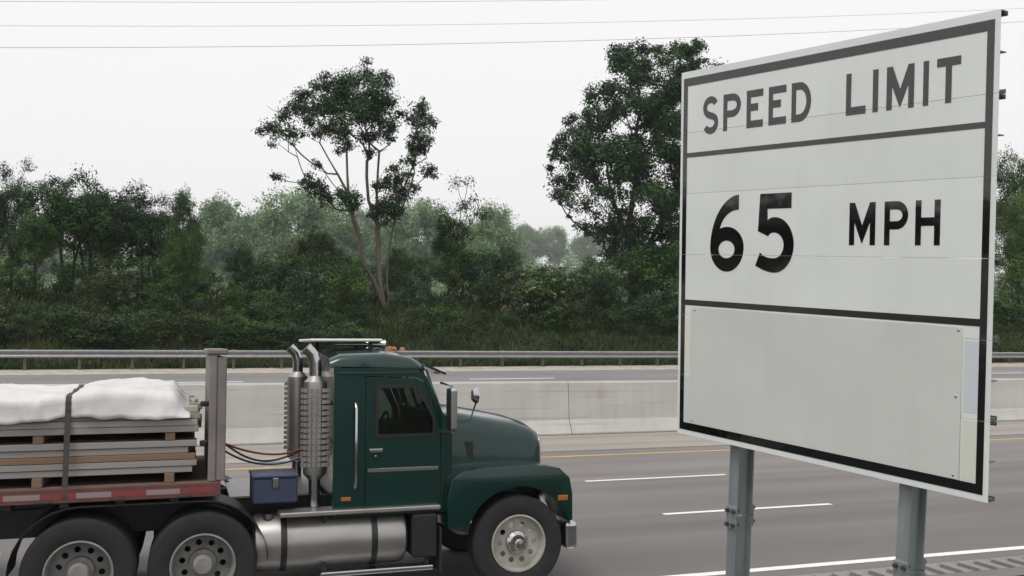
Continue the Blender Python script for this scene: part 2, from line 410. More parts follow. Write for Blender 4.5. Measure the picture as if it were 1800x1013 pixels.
# sign-local axes: x along the board, y up the board, z out of the face (right-handed)
Ms = Matrix.Identity(4)
for i in range(3): Ms[i][0], Ms[i][1], Ms[i][2], Ms[i][3] = eu[i], ev[i], np.cross(eu, ev)[i], so[i]
SGN = 1.0 if np.cross(eu, ev) @ en > 0 else -1.0
sign = thing('speed_limit_sign', 'large white SPEED LIMIT 65 MPH sign board with black border on two steel posts', 'road sign')
sign.matrix_world = Ms
def sheeting(name, col, rough=.22, spec=.5):
    m = mat(name, col, rough, spec=spec, noise=(2.2, .05, 5)); n = m.node_tree; L = n.links.new; b = n.nodes['Principled BSDF']
    tc = n.nodes.new('ShaderNodeTexCoord'); nz = n.nodes.new('ShaderNodeTexNoise'); nz.inputs['Scale'].default_value = 3; nz.inputs['Detail'].default_value = 3
    L(tc.outputs['Object'], nz.inputs[0])
    oi = n.nodes.new('ShaderNodeObjectInfo'); r1 = n.nodes.new('ShaderNodeMapRange'); r1.inputs[3].default_value = .965; r1.inputs[4].default_value = 1.02
    L(oi.outputs['Random'], r1.inputs[0])
    mp2 = n.nodes.new('ShaderNodeMapping'); mp2.inputs['Scale'].default_value = (14, .9, 1); L(tc.outputs['Object'], mp2.inputs[0])
    n2 = n.nodes.new('ShaderNodeTexNoise'); n2.inputs['Scale'].default_value = 1; n2.inputs['Detail'].default_value = 5; L(mp2.outputs[0], n2.inputs[0])
    r2 = n.nodes.new('ShaderNodeMapRange'); r2.inputs[1].default_value = .5; r2.inputs[2].default_value = .75; r2.inputs[3].default_value = 1.0; r2.inputs[4].default_value = .97
    L(n2.outputs[0], r2.inputs[0]); mm = n.nodes.new('ShaderNodeMath'); mm.operation = 'MULTIPLY'; L(r1.outputs[0], mm.inputs[0]); L(r2.outputs[0], mm.inputs[1])
    v3 = n.nodes.new('ShaderNodeVectorMath'); v3.operation = 'SCALE'; L(n.nodes[m['scale_node']].outputs[0], v3.inputs[0]); L(mm.outputs[0], v3.inputs['Scale']); L(v3.outputs[0], b.inputs['Base Color'])
    bp = n.nodes.new('ShaderNodeBump'); bp.inputs['Strength'].default_value = .10; bp.inputs['Distance'].default_value = .03
    L(nz.outputs[0], bp.inputs['Height']); L(bp.outputs[0], b.inputs['Normal'])
    return m
M['sheet_white'] = sheeting('white reflective sheeting', (.775, .805, .78), .16)
M['sheet_plate'] = sheeting('matt blank overlay', (.655, .67, .635), .55, .3)
M['sheet_black'] = sheeting('black sheeting', (.004, .004, .005), .06, 1.0)
M['sheet_blue'] = sheeting('bluish sheeting', (.64, .69, .73), .2)
M['sheet_cream'] = sheeting('cream sheeting', (.74, .74, .66), .2)
M['alu'] = mat('aluminium', (.42, .43, .43), .45, metal=.7, noise=(12, .12, 4))
M['alu_dark'] = mat('dark aluminium', (.16, .16, .155), .6, metal=.4, noise=(12, .2, 4))  # darker aluminium tone for the panel stiffeners and post clamps
PH = SH / 6
def L(z): return z * SGN       # out of the face
seam = [PH * k for k in range(1, 6)]
random.seed(5)
for k in range(6):
    y0, y1 = k * PH + (.0005 if k else 0), (k + 1) * PH - (.0005 if k < 5 else 0)
    bm = bmesh.new()
    za, zb = sorted((L(-.004), L(0)))
    add_box(bm, 0, SW, y0, y1, za, zb, .0008)
    pn = link('sign_panel', done(bm), sign, M['sheet_white'])
    bm = bmesh.new()
    for (a, b, d) in ((y0 + .001, y0 + .005, .052), (y1 - .005, y1 - .001, .052), ((y0 + y1) / 2 - .002, (y0 + y1) / 2 + .002, .048)):
        za, zb = sorted((L(-d), L(-.0042))); add_box(bm, .001, SW - .001, a, b, za, zb)
    for (a, b) in ((y0 + .0052, y0 + .018), (y1 - .018, y1 - .0052)):
        za, zb = sorted((L(-.052), L(-.048))); add_box(bm, .001, SW - .001, a, b, za, zb)
    for (a, b) in ((y0 + .0052, y0 + .012), (y1 - .012, y1 - .0052)):
        for xb in (.15, .55, 1.05, 1.62):
            za, zb = sorted((L(-.044), L(-.028))); add_box(bm, xb - .012, xb + .015, a, b, za, zb, .002)
    link('stiffener', done(bm), pn, M['alu_dark'])
def cut_seams(me, gap=.0011):
    out = bmesh.new(); lo = -1.0
    for hi in seam + [9.0]:
        bm = bmesh.new(); bm.from_mesh(me)
        for (pos, nrm) in ((lo + gap, -1), (hi - gap, 1)):
            bmesh.ops.bisect_plane(bm, geom=bm.verts[:] + bm.edges[:] + bm.faces[:], plane_co=(0, pos, 0), plane_no=(0, nrm, 0), clear_outer=True)
        t = bpy.data.meshes.new('t'); bm.to_mesh(t); bm.free(); out.from_mesh(t); bpy.data.meshes.remove(t); lo = hi
    me2 = bpy.data.meshes.new('cut'); out.to_mesh(me2); out.free(); bpy.data.meshes.remove(me); return me2
def printed(name, loops, m, zoff=.0009, t=.0008, cut=True):
    me = plate2d(loops, t)
    if cut: me = cut_seams(me)
    o = link(name, me, sign, m); o.location = (0, 0, L(zoff)); return o
def rect(x0, x1, y0, y1): return [(x0, y0), (x1, y0), (x1, y1), (x0, y1)]
# border, one strip per side, butted
printed('border', [rect(.018, 1.617, .026, 1.797), rect(.046, 1.589, .064, 1.757)], M['sheet_black'])
printed('divider', [rect(.0465, 1.5885, 1.401, 1.424)], M['sheet_black'])
printed('divider', [rect(.0465, 1.5885, .660, .688)], M['sheet_black'])
# blank overlay with its strips of older sheeting beside it
printed('blank_plate', [rect(.092, 1.523, .066, .652)], M['sheet_plate'], zoff=.0030, t=.0030, cut=False)
for (x0, x1, y0, y1, c) in ((1.532, 1.586, .33, .602, 'sheet_blue'), (1.532, 1.586, .068, .302, 'sheet_cream'), (.049, .086, .068, .30, 'sheet_blue'), (.049, .086, .32, .60, 'sheet_cream')):
    printed('sheeting_patch', [rect(x0, x1, y0, y1)], M[c], zoff=.0006, t=.0004)
rv = lathe([(.0001, .0026), (.004, .002), (.006, 0), (.006, -.001)], 10, 'Z'); rv.materials.append(M['alu'])
for (x, y) in ((1.508, .640), (1.503, .385), (1.500, .080), (.118, .638), (.110, .080)):
    r = link('rivet', rv, sign, None, (x, y, L(.0046)))
    if SGN < 0: r.rotation_euler = (math.pi, 0, 0)
# lettering
V_, H_ = .025, .033            # stroke widths (upright, level)
def stroke(pts, wv, wh):
    l, r = [], []
    for i, p in enumerate(pts):
        a, b = pts[max(i - 1, 0)], pts[min(i + 1, len(pts) - 1)]
        tx, ty = b[0] - a[0], b[1] - a[1]; d = math.hypot(tx, ty); nx, ny = -ty / d, tx / d
        l.append((p[0] + nx * wv / 2, p[1] + ny * wh / 2)); r.append((p[0] - nx * wv / 2, p[1] - ny * wh / 2))
    return l + r[::-1]
def gE(x, y, w, h, v=V_, hh=H_): return [[(x, y), (x + w, y), (x + w, y + hh), (x + v, y + hh), (x + v, y + .45 * h - .001), (x + .70 * w, y + .45 * h - .001), (x + .70 * w, y + .45 * h + hh), (x + v, y + .45 * h + hh), (x + v, y + h - hh), (x + w, y + h - hh), (x + w, y + h), (x, y + h)]]
def gP(x, y, w, h, v=V_, hh=H_):
    b = y + .36 * h; m = (b + y + h) / 2; ry = (y + h - b) / 2
    return [[(x, y), (x + v, y), (x + v, b)] + arc(x + w * .52, m, w * .48, ry, -90, 90, 14) + [(x, y + h)],
            [(x + v, b + hh), (x + v, y + h - hh)] + arc(x + w * .52, m, w * .48 - v, ry - hh, 90, -90, 12)]
def gD(x, y, w, h, v=V_, hh=H_):
    return [[(x, y)] + arc(x + w * .42, y + h / 2, w * .58, h / 2, -90, 90, 18) + [(x, y + h)],
            [(x + v, y + hh), (x + v, y + h - hh)] + arc(x + w * .42, y + h / 2, w * .58 - v, h / 2 - hh, 90, -90, 16)]
def gL(x, y, w, h, v=V_, hh=H_): return [[(x, y), (x + w, y), (x + w, y + hh), (x + v, y + hh), (x + v, y + h), (x, y + h)]]
def gI(x, y, w, h): return [rect(x, x + w, y, y + h)]
def gM(x, y, w, h, v=V_):
    c = x + w / 2
    return [[(x, y), (x + v, y), (x + v, y + .54 * h), (c, y + .03 * h), (x + w - v, y + .54 * h), (x + w - v, y), (x + w, y), (x + w, y + h), (x + w - v * 1.05, y + h), (c, y + .46 * h), (x + v * 1.05, y + h), (x, y + h)]]
def gT(x, y, w, h, v=V_, hh=H_): return [[(x, y + h - hh), (x + w / 2 - v / 2, y + h - hh), (x + w / 2 - v / 2, y), (x + w / 2 + v / 2, y), (x + w / 2 + v / 2, y + h - hh), (x + w, y + h - hh), (x + w, y + h), (x, y + h)]]
def gH(x, y, w, h, v=V_, hh=H_): return [[(x, y), (x + v, y), (x + v, y + .43 * h), (x + w - v, y + .43 * h), (x + w - v, y), (x + w, y), (x + w, y + h), (x + w - v, y + h), (x + w - v, y + .43 * h + hh), (x + v, y + .43 * h + hh), (x + v, y + h), (x, y + h)]]
def gS(x, y, w, h, v=V_, hh=H_):
    a, b = w / 2 - v / 2, h / 4 - hh / 4
    cxx = x + w / 2; yt = y + h - hh / 2 - b; yb = y + hh / 2 + b
    pts = arc(cxx, yt, a, b, 28, 90, 7) + arc(cxx, yt, a, b, 90, 215, 12)[1:]
    pts += bez(pts[-1], (pts[-1][0] + a * .35, pts[-1][1] - b * .5), (cxx + a * .45, yb + b * .95), arc(cxx, yb, a, b, 35, 36, 1)[0], 8)[1:-1]
    pts += arc(cxx, yb, a, b, 35, -90, 12) + arc(cxx, yb, a, b, -90, -152, 7)[1:]
    return [stroke(pts, v, hh)]
y0, hT = 1.511, .174
for nm, lp in (('S', gS(.153, y0 - .006, .100, hT + .010)), ('P', gP(.286, y0, .110, hT)), ('E', gE(.432, y0, .098, hT)), ('E', gE(.563, y0, .100, hT)), ('D', gD(.693, y0, .106, hT)),
               ('L', gL(.979, y0, .096, hT)), ('I', gI(1.108, y0, .025, hT)), ('M', gM(1.172, y0, .123, hT)), ('I', gI(1.334, y0, .023, hT)), ('T', gT(1.391, y0, .098, hT))):
    printed('letter', lp, M['sheet_black'])
y0, hT = .964, .178
for lp in (gM(1.008, y0, .125, hT), gP(1.175, y0, .107, hT), gH(1.314, y0, .106, hT)): printed('letter', lp, M['sheet_black'])
six = bez((.393, 1.203), (.300, 1.198), (.214, 1.09), (.213, .952), 14) + arc(.320, .952, .107, .117, 180, 360, 22)[1:] + arc(.320, .952, .107, .099, 0, 112, 14)[1:] + \
    bez((.274, 1.040), (.290, 1.100), (.340, 1.133), (.393, 1.131), 10)
printed('numeral', [six, arc(.319, .942, .0515, .0425, 0, 360, 28)[:-1]], M['sheet_black'])
five = [(.523, 1.200), (.703, 1.200), (.703, 1.130), (.567, 1.130), (.569, 1.077)] + arc(.610, .964, .109, .127, 105, -90, 26) + bez((.610, .837), (.572, .838), (.535, .850), (.499, .868), 6)[1:] + \
    [(.526, .929)] + bez((.526, .929), (.550, .908), (.575, .903), (.606, .903), 6)[1:] + arc(.606, .962, .057, .059, -90, 115, 16)[1:] + [(.573, 1.004), (.512, 1.028)]
printed('numeral', [five], M['sheet_black'])
# posts: I-beams behind the board
M['bolt'] = mat('dark bolts', (.09, .085, .08), .6, metal=.6)
M['post_steel'] = mat('galvanised post steel', (.27, .295, .305), .55, metal=.3, noise=(9, .25, 6, (1, .25, 1)))
def sign_ray(px, py, zoff):
    d = ray(px, py); o0 = so + en * zoff; t = ((o0 - CAM) @ en) / (d @ en); P = CAM + d * t - so
    return P @ eu, P @ ev
FW, FD = .058, .112
for (pa, pb, yspl) in (((1283, 800), (1275, 1013), 908), ((1580, 865), (1573, 1000), 1008)):
    xa, ya = sign_ray(*pa, -.054); xb, yb = sign_ray(*pb, -.054)
    slope = (xa - xb) / (ya - yb)
    def at(y): return xa + (y - ya) * slope
    zf0, zf1 = -.054, -.062
    ytop, ybot = 1.80, -2.28
    ysp = sign_ray(pa[0], yspl, -.054)[1]
    Sh = Matrix.Identity(4); Sh[0][1] = slope; Sh[0][3] = xa - ya * slope
    bm = bmesh.new()
    for (a, b) in ((ysp + .004, ytop), (ybot, ysp - .004)):
        for (x0, x1, z0, z1) in ((0, FW, zf1, zf0), (0, FW, zf0 - FD, zf0 - FD + .008), (FW / 2 - .003, FW / 2 + .003, zf0 - FD + .0082, zf1 - .0002)):
            za, zb = sorted((L(z0), L(z1))); add_box(bm, x0, x1, a, b, za, zb, .0012 if x1 - x0 > .05 else 0)
    me = done(bm); me.transform(Sh)
    post = link('post', me, sign, M['post_steel'])
    for z0, z1 in ((zf0 + .0003, zf0 + .0083), (zf0 - FD - .0083, zf0 - FD - .0003)):
        za, zb = sorted((L(z0), L(z1))); me = box(-.004, FW + .004, ysp - .055, ysp + .055, za, zb, .002)
        me.transform(Sh); link('splice_plate', me, post, M['post_steel'])
    for bx in (.010, FW - .010):
        for by in (-.034, .034):
            for z0, z1 in ((zf0 + .0085, zf0 + .024), (zf0 - FD - .024, zf0 - FD - .0085), (zf1 - .014, zf1 - .0005)):
                za, zb = sorted((L(z0), L(z1))); me = lathe([(.0095, za), (.0095, zb)], 6, 'Z', (bx, ysp + by, 0)); me.transform(Sh)
                link('bolt', me, post, M['bolt'])
    for k in range(1, 6):            # clamps that hold the board on the post
        for dx in (-.022, FW + .004):
            za, zb = sorted((L(-.068), L(-.0525))); me = box(dx, dx + .018, PH * k - .02, PH * k + .02, za, zb, .002); me.transform(Sh)
            link('clamp', me, post, M['alu_dark'])

# ------------------------------------------------------------------ truck (drives along +X, near side towards the camera)
M['paint'] = mat('dark green truck paint', (.0018, .030, .025), .25, metal=.3, spec=.5, coat=.6, noise=(3.5, .22, 8))
M['chassis'] = mat('black chassis paint', (.012, .012, .013), .5, noise=(6, .3, 5))
M['rubber'] = mat('tyre rubber', (.018, .018, .018), .85, noise=(15, .25, 4))
M['chrome'] = mat('chrome', (.50, .50, .50), .2, metal=1.0)
M['tank_alu'] = mat('dull aluminium tank', (.36, .35, .335), .4, metal=.9, noise=(5, .12, 4))
M['rim_paint'] = mat('cream wheel paint', (.36, .345, .30), .5, noise=(7, .25, 5))
M['rim_dirty'] = mat('dusty grey wheel paint', (.22, .213, .20), .6, noise=(7, .3, 5))
M['cab_inside'] = mat('dark cab lining', (.035, .035, .036), .8)
M['seat'] = mat('grey seat cloth', (.09, .09, .095), .9)
M['glass'] = glass_mat('tinted glass', (.50, .57, .54))
M['amber'] = mat('amber lens', (.36, .11, .02), .3, coat=.3)
M['lens'] = mat('headlamp glass', (.65, .66, .66), .08, spec=.8, coat=1)
M['red_hose'] = mat('red air hose', (.20, .03, .025), .5)
M['blue_hose'] = mat('blue air hose', (.03, .045, .13), .5)
M['blue_box'] = mat('blue steel toolbox', (.035, .045, .085), .5, noise=(5, .2, 4))
M['white_plastic'] = mat('white plastic', (.72, .72, .70), .4)
TY = 11.0
truck = thing('semi_truck', 'dark green conventional semi truck with short hood and chrome exhaust stacks in the near lane', 'truck', (-.07, TY, 0))
def tp(name, me, m, parent=None): return link(name, me, parent or truck, m)
# frame and axles
tp('frame_rail', box(-1.75, 3.75, -.45, -.37, .72, 1.0, .006), M['chassis'])
tp('frame_rail', box(-1.75, 3.75, .37, .45, .72, 1.0, .006), M['chassis'])
bm = bmesh.new()
for x in (-1.6, -.3, 1.1, 2.2): add_box(bm, x - .05, x + .05, -.369, .369, .76, .96)
o = tp('cross_member', done(bm), M['chassis']); o['kind'] = 'stuff'
for x in (-.85, .24): tp('axle', tube([(x, -.75, .5), (x, .75, .5)], .09, 12), M['chassis'])
tp('axle', tube([(3.43, -.8, .5), (3.43, .8, .5)], .06, 12), M['chassis'])
fw = lathe([(.0001, .22), (.62, .22), (.62, .02), (.0001, .02)], 24, 'Z', (-.3, 0, .98)); tp('fifth_wheel', fw, M['chassis'])
# wheels
R_T, R_R = .50, .292
tyre = lathe([(R_R, -.12), (R_R + .03, -.135), (R_R + .11, -.150), (R_T - .03, -.135), (R_T - .005, -.112), (R_T, -.10), (R_T, -.042), (R_T - .014, -.038), (R_T - .014, -.030), (R_T, -.026),
              (R_T, .026), (R_T - .014, .030), (R_T - .014, .038), (R_T, .042), (R_T, .10), (R_T - .005, .112), (R_T - .03, .135), (R_R + .11, .150), (R_R + .03, .135), (R_R, .12)], 48, 'Y', ang=30, cap=False)
tyre.materials.append(M['rubber'])
def disc_with_holes(r, nh, rc, rh, t):
    return plate2d([arc(0, 0, r, r, 0, 360, 48)[:-1]] + [arc(rc * math.cos(2 * math.pi * k / nh), rc * math.sin(2 * math.pi * k / nh), rh, rh, 360, 0, 10)[:-1] for k in range(nh)], t)
def rim_mesh(dish):
    """dish > 0: disc stands out towards the camera side (-Y)"""
    bm = bmesh.new()
    add_lathe(bm, [(R_R + .008, -.125), (R_R + .010, -.137), (R_R - .006, -.140), (R_R - .018, -.10), (R_R - .03, 0), (R_R - .02, .10), (R_R + .005, .12)], 40, 'Y', cap=False)
    d = disc_with_holes(R_R - .022, 10, .19, .030, .012); d.transform(Matrix.Translation((0, -dish, 0)) @ XZ)
    bm.from_mesh(d); bpy.data.meshes.remove(d)
    me = done(bm, smooth=True, ang=30); return me
front_rim, rear_rim = rim_mesh(.055), rim_mesh(-.06)
front_rim.materials.append(M['rim_paint']); rear_rim.materials.append(M['rim_dirty'])
front_hub = lathe([(.0001, -.205), (.05, -.20), (.075, -.17), (.085, -.11), (.12, -.085), (.13, -.055)], 24, 'Y'); front_hub.materials.append(M['chrome'])
rear_hub = lathe([(.0001, -.165), (.075, -.16), (.09, -.14), (.095, -.02), (.125, .0), (.13, .06)], 24, 'Y'); rear_hub.materials.append(M['rim_dirty'])
nut = lathe([(.0001, -.035), (.012, -.032), (.017, 0)], 6, 'Y'); nut.materials.append(M['chrome'])
def wheel(x, y, dual, side):
    wh = link('wheel', tyre, truck, None, (x, y, R_T), (0, 0, 0 if side < 0 else math.pi))
    link('rim', rear_rim if dual else front_rim, wh); link('hub', rear_hub if dual else front_hub, wh)
    for k in range(10):
        a = 2 * math.pi * k / 10
        link('wheel_nut', nut, wh, None, (.108 * math.cos(a), (-.0615 + (.115 if dual else 0)), .108 * math.sin(a)))
    wh.rotation_euler = (0, random.uniform(0, 1), 0 if side < 0 else math.pi)
    if dual:
        link('wheel', tyre, truck, None, (x, y - side * .33, R_T)); 
for sd_ in (-1, 1):
    wheel(3.43, sd_ * 1.03, False, sd_)
    wheel(.24, sd_ * 1.06, True, sd_); wheel(-.85, sd_ * 1.06, True, sd_)
# hood: round-shouldered, falling towards the grille
def hood_sec(x, hw, zt, zb, r):
    p = [(-hw - .03, zb)] + [( -hw + r * (1 - math.sin(rad(a))), zt - .03 - r + r * math.sin(rad(a))) for a in ()]
    pts = [(-hw - .02, zb)]
    for i in range(7):
        a = rad(90 * i / 6); pts.append((-hw + r - r * math.cos(a), zt - .05 - r + r * math.sin(a)))
    for i in range(1, 6):
        t = -hw + r + (2 * (hw - r)) * i / 6; pts.append((t, zt - .05 + .05 * (1 - (t / (hw - r)) ** 2)))
    for i in range(7):
        a = rad(90 - 90 * i / 6); pts.append((hw - r + r * math.cos(a), zt - .05 - r + r * math.sin(a)))
    pts.append((hw + .02, zb)); return [(x, y, z) for y, z in pts]
hs = [(2.60, .86, 1.93, .95, .16), (2.9, .84, 1.91, .95, .17), (3.25, .80, 1.85, .95, .18), (3.55, .76, 1.79, .95, .15), (3.74, .73, 1.73, .95, .14), (3.82, .71, 1.67, .97, .13), (3.85, .68, 1.60, .99, .12)]
hood = tp('hood', loft([hood_sec(*s) for s in hs], ang=60), M['paint'])
for y in (-.83, .83):
    link('side_vent', box(2.70, 3.02, y - .012, y + .012, 1.36, 1.56, .006), hood, M['chassis'])
for y in (-.865, .865): link('hood_latch', box(2.72, 2.76, y - .02, y + .02, 1.15, 1.27, .006), hood, M['chrome'])
grille = tp('grille', box(3.855, 3.875, -.52, .52, .82, 1.50, .01), M['chassis'])
link('surround', plate_yz([rect(-.56, .56, .78, 1.54), rect(-.50, .50, .84, 1.48)], .03, 3.885), grille, M['chrome'])
for k in range(9):
    z = .88 + k * .07; link('grille_bar', box(3.876, 3.892, -.495, .495, z, z + .03, .004), grille, M['chrome'])
# fenders
def fender(y0, y1):
    a = arc(3.43, .50, .60, .60, 20, 160, 18)
    out = [(2.65, .70), (2.64, 1.0), (2.69, 1.20), (2.80, 1.28), (3.1, 1.315), (3.65, 1.315), (3.88, 1.28), (4.0, 1.17), (4.03, 1.0), (4.03, .72)]
    me = plate2d([out + a], y1 - y0); me.transform(Matrix.Translation((0, (y0 + y1) / 2, 0)) @ XZ)
    bm = bmesh.new(); bm.from_mesh(me); bpy.data.meshes.remove(me)
    es = [e for e in bm.edges if len(e.link_faces) == 2 and e.calc_face_angle(0) > rad(60) and abs(e.verts[0].co.y - e.verts[1].co.y) < .01]
    bmesh.ops.bevel(bm, geom=es, offset=.055, segments=4, affect='EDGES', profile=.5, clamp_overlap=True)
    return done(bm, smooth=True, ang=35)
for (a, b) in ((-1.20, -.62), (.62, 1.20)):
    fd = tp('fender', fender(a, b), M['paint'])
    s = -1 if a < 0 else 1; yc = s * .92
    link('headlight', lathe([(.0001, .035), (.07, .03), (.10, .012), (.105, -.02)], 24, 'X', (4.02, yc, .98)), fd, M['lens'])
    link('headlight_ring', lathe([(.104, -.015), (.125, .0), (.125, .02), (.106, .024)], 24, 'X', (4.02, yc, .98)), fd, M['chrome'])
    link('turn_signal', box(3.86, 3.98, s * 1.185 - .02, s * 1.185 + .02, .93, .99, .01, 2), fd, M['amber'])
    link('mudflap', box(2.57, 2.585, yc - .26, yc + .26, .26, .72), fd, M['rubber'])
# bumper
bmp = tp('bumper', box(3.96, 4.10, -1.19, 1.19, .40, .70, .05, 3), M['chrome'])
for y in (-.75, .75): link('fog_lamp', lathe([(.0001, .025), (.05, .02), (.06, -.01)], 16, 'X', (4.10, y, .55)), bmp, M['lens'])
link('tow_hook', tube([(4.08, -.4, .48), (4.15, -.4, .50), (4.15, -.34, .50), (4.08, -.34, .48)], .012, 8), bmp, M['chassis'])
link('number_plate', box(4.101, 4.106, -.15, .15, .47, .62), bmp, M['white_plastic'])
# cab: back wall, two sides with door openings, roof, windscreen frame
CY0, CY1 = -1.05, 1.05
side_out = [(1.48, .86), (2.72, .86), (2.72, 1.80), (2.62, 1.88), (2.44, 2.27), (2.34, 2.36), (1.48, 2.38)]
door_out = [(1.80, .92), (2.60, .92), (2.60, 1.80), (2.42, 2.22), (2.34, 2.26), (1.80, 2.28)]
win_out = [(1.91, 1.66), (2.53, 1.66), (2.53, 1.80), (2.38, 2.13), (2.31, 2.17), (1.91, 2.18)]
def shrink(lp, d):
    c = (sum(p[0] for p in lp) / len(lp), sum(p[1] for p in lp) / len(lp))
    return [(p[0] + (d if p[0] < c[0] else -d), p[1] + (d if p[1] < c[1] else -d)) for p in lp]
for s, y in ((-1, CY0), (1, CY1)):
    tp('cab_side', plate_xz([side_out, door_out], .05, y), M['paint'])
    dr = tp('door', plate_xz([shrink(door_out, .008), win_out], .046, y + s * .004), M['paint'])
    link('window', plate_xz([shrink(win_out, .002)], .008, y), dr, M['glass'])
    link('window_frame', plate_xz([shrink(win_out, -.012), shrink(win_out, .022)], .012, y + s * .034), dr, M['chassis'])
    link('handle', box(1.84, 1.98, y + s * .045 - .015, y + s * .045 + .015, 1.50, 1.54, .008, 2), dr, M['chrome'])
    link('grab_bar', tube([(1.70, y + s * .03, 1.15), (1.70, y + s * .09, 1.2), (1.70, y + s * .09, 1.95), (1.70, y + s * .03, 2.0)], .015, 8), dr, M['chrome'])
    link('door_trim', box(1.83, 2.57, y + s * .030 - .004, y + s * .030 + .004, 1.30, 1.335, .002), dr, M['chrome'])
for s, y in ((-1, CY0), (1, CY1)):
    for z in (1.05, 1.55): tp('hinge', tube([(2.615, y + s * .035, z), (2.615, y + s * .035, z + .11)], .014, 8), M['chassis'])
    tp('drip_rail', box(1.50, 2.36, y + s * .030 - .012, y + s * .030 + .012, 2.30, 2.318, .003), M['paint'])
    tp('side_marker', box(1.56, 1.66, y + s * .032 - .008, y + s * .032 + .008, 1.02, 1.06, .006, 2), M['amber'])
    tp('lock_cylinder', lathe([(.0001, -.006), (.012, -.005), (.014, .004)], 12, 'Y', (1.91, y + s * .03, 1.46)), M['chrome'])
    bm = bmesh.new()
    for k in range(24): add_box(bm, 1.515, 1.527, y + s * .026 - .003, y + s * .026 + .003, .92 + k * .06, .932 + k * .06, .002)
    for k in range(20): add_box(bm, 1.56 + k * .04, 1.572 + k * .04, y + s * .026 - .003, y + s * .026 + .003, .885, .897, .002)
    o = tp('rivets', done(bm), M['paint']); o['kind'] = 'stuff'
tp('back_wall', plate_yz([rect(-1.02, 1.02, .86, 2.37), rect(-.45, .45, 1.75, 2.15)], .05, 1.506), M['paint'])
tp('back_window', plate_yz([rect(-.448, .448, 1.752, 2.148)], .008, 1.506), M['glass'])
tp('cab_floor', box(1.54, 2.70, -1.02, 1.02, .87, .93), M['cab_inside'])
tp('cowl', loft([[(2.60, -1.02, 1.86), (2.60, 1.02, 1.86), (2.60, 1.02, .95), (2.60, -1.02, .95)], [(2.73, -.98, 1.80), (2.73, .98, 1.80), (2.73, .98, .95), (2.73, -.98, .95)]], smooth=False), M['paint'])
def roof_sec(x, hw, zt, zb):
    pts = [(-hw, zb)] + [(-hw + .12 - .12 * math.cos(rad(a)), zt - .06 - .08 + .08 * math.sin(rad(a))) for a in (0, 30, 60, 90)]
    pts += [(t * (hw - .12), zt - .06 + .06 * (1 - t * t)) for t in (-.6, -.2, .2, .6)]
    pts += [(hw - .12 + .12 * math.cos(rad(a)), zt - .14 + .08 * math.sin(rad(a))) for a in (90, 60, 30, 0)] + [(hw, zb)]
    return [(x, y, z) for y, z in pts]
roof = tp('roof', loft([roof_sec(1.44, 1.06, 2.52, 2.365), roof_sec(1.55, 1.075, 2.565, 2.365), roof_sec(2.0, 1.075, 2.58, 2.365), roof_sec(2.28, 1.06, 2.54, 2.355), roof_sec(2.40, 1.04, 2.47, 2.345), roof_sec(2.45, 1.02, 2.42, 2.335)], ang=50), M['paint'])
for y in (-.7, -.25, 0, .25, .7):
    link('marker_light', lathe([(.0001, .035), (.025, .028), (.035, 0)], 12, 'Z', (2.26, y, 2.535 + .015 * (1 - abs(y)))), roof, M['amber'])
for y in (-.45, .45):
    link('air_horn', lathe([(.012, -.45), (.016, -.2), (.025, 0), (.05, .10), (.053, .10), (.03, .0)], 16, 'X', (2.02, y, 2.605)), roof, M['chrome'])
rv_ = tp('roof_panel', box(1.30, 2.06, -.62, .62, 2.635, 2.665, .012, 2), M['white_plastic'])
for x in (1.50, 1.95):
    for y in (-.5, .5): link('panel_foot', box(x - .02, x + .02, y - .02, y + .02, 2.50, 2.634), rv_, M['chassis'])
# sun visor
vz = tp('sun_visor', loft([[(2.44, -1.03, 2.40), (2.44, 1.03, 2.40), (2.44, 1.03, 2.37), (2.44, -1.03, 2.37)], [(2.68, -.98, 2.30), (2.68, .98, 2.30), (2.67, .98, 2.28), (2.67, -.98, 2.28)]], smooth=False), M['paint'])
# windscreen and its pillars
def ws(y, t): return (2.60 - .17 * t, y, 1.87 + .46 * t)
bm = bmesh.new()
add_tube(bm, [ws(-1.02, 0), ws(-1.01, 1)], .035, 6); me = done(bm, smooth=True); tp('windscreen_pillar', me, M['paint'])
tp('windscreen_pillar', tube([ws(1.02, 0), ws(1.01, 1)], .035, 6), M['paint'])
tp('windscreen_pillar', tube([ws(0, 0), ws(0, 1)], .018, 6), M['chassis'])
tp('windscreen', loft([[ws(-.99, 0.02), ws(.99, .02)], [ws(-.99, .98), ws(.99, .98)]], smooth=False, closed=False), M['glass'])
for y in (-.45, .5): tp('wiper', tube([(2.63, y, 1.89), (2.55, y - .25, 2.10)], .008, 6), M['chassis'])
# inside
tp('dashboard', box(2.36, 2.60, -1.0, 1.0, 1.30, 1.68, .05, 2), M['cab_inside'])
for y in (-.55, .55):
    st = tp('seat', box(1.72, 2.15, y - .25, y + .25, 1.12, 1.30, .05, 2), M['seat'])
    link('seat_back', box(1.60, 1.73, y - .24, y + .24, 1.30, 1.92, .05, 2), st, M['seat'])
    link('headrest', box(1.60, 1.71, y - .13, y + .13, 1.93, 2.10, .04, 2), st, M['seat'])
bm = bmesh.new(); bmesh.ops.create_circle(bm, segments=4, radius=.1); bm.free()
ring = [(2.30 + .10 * math.sin(rad(a)) * .4, .55 + .23 * math.cos(rad(a)), 1.60 + .20 * math.sin(rad(a))) for a in range(0, 361, 20)]
tp('steering_wheel', tube(ring, .016, 6), M['cab_inside'])
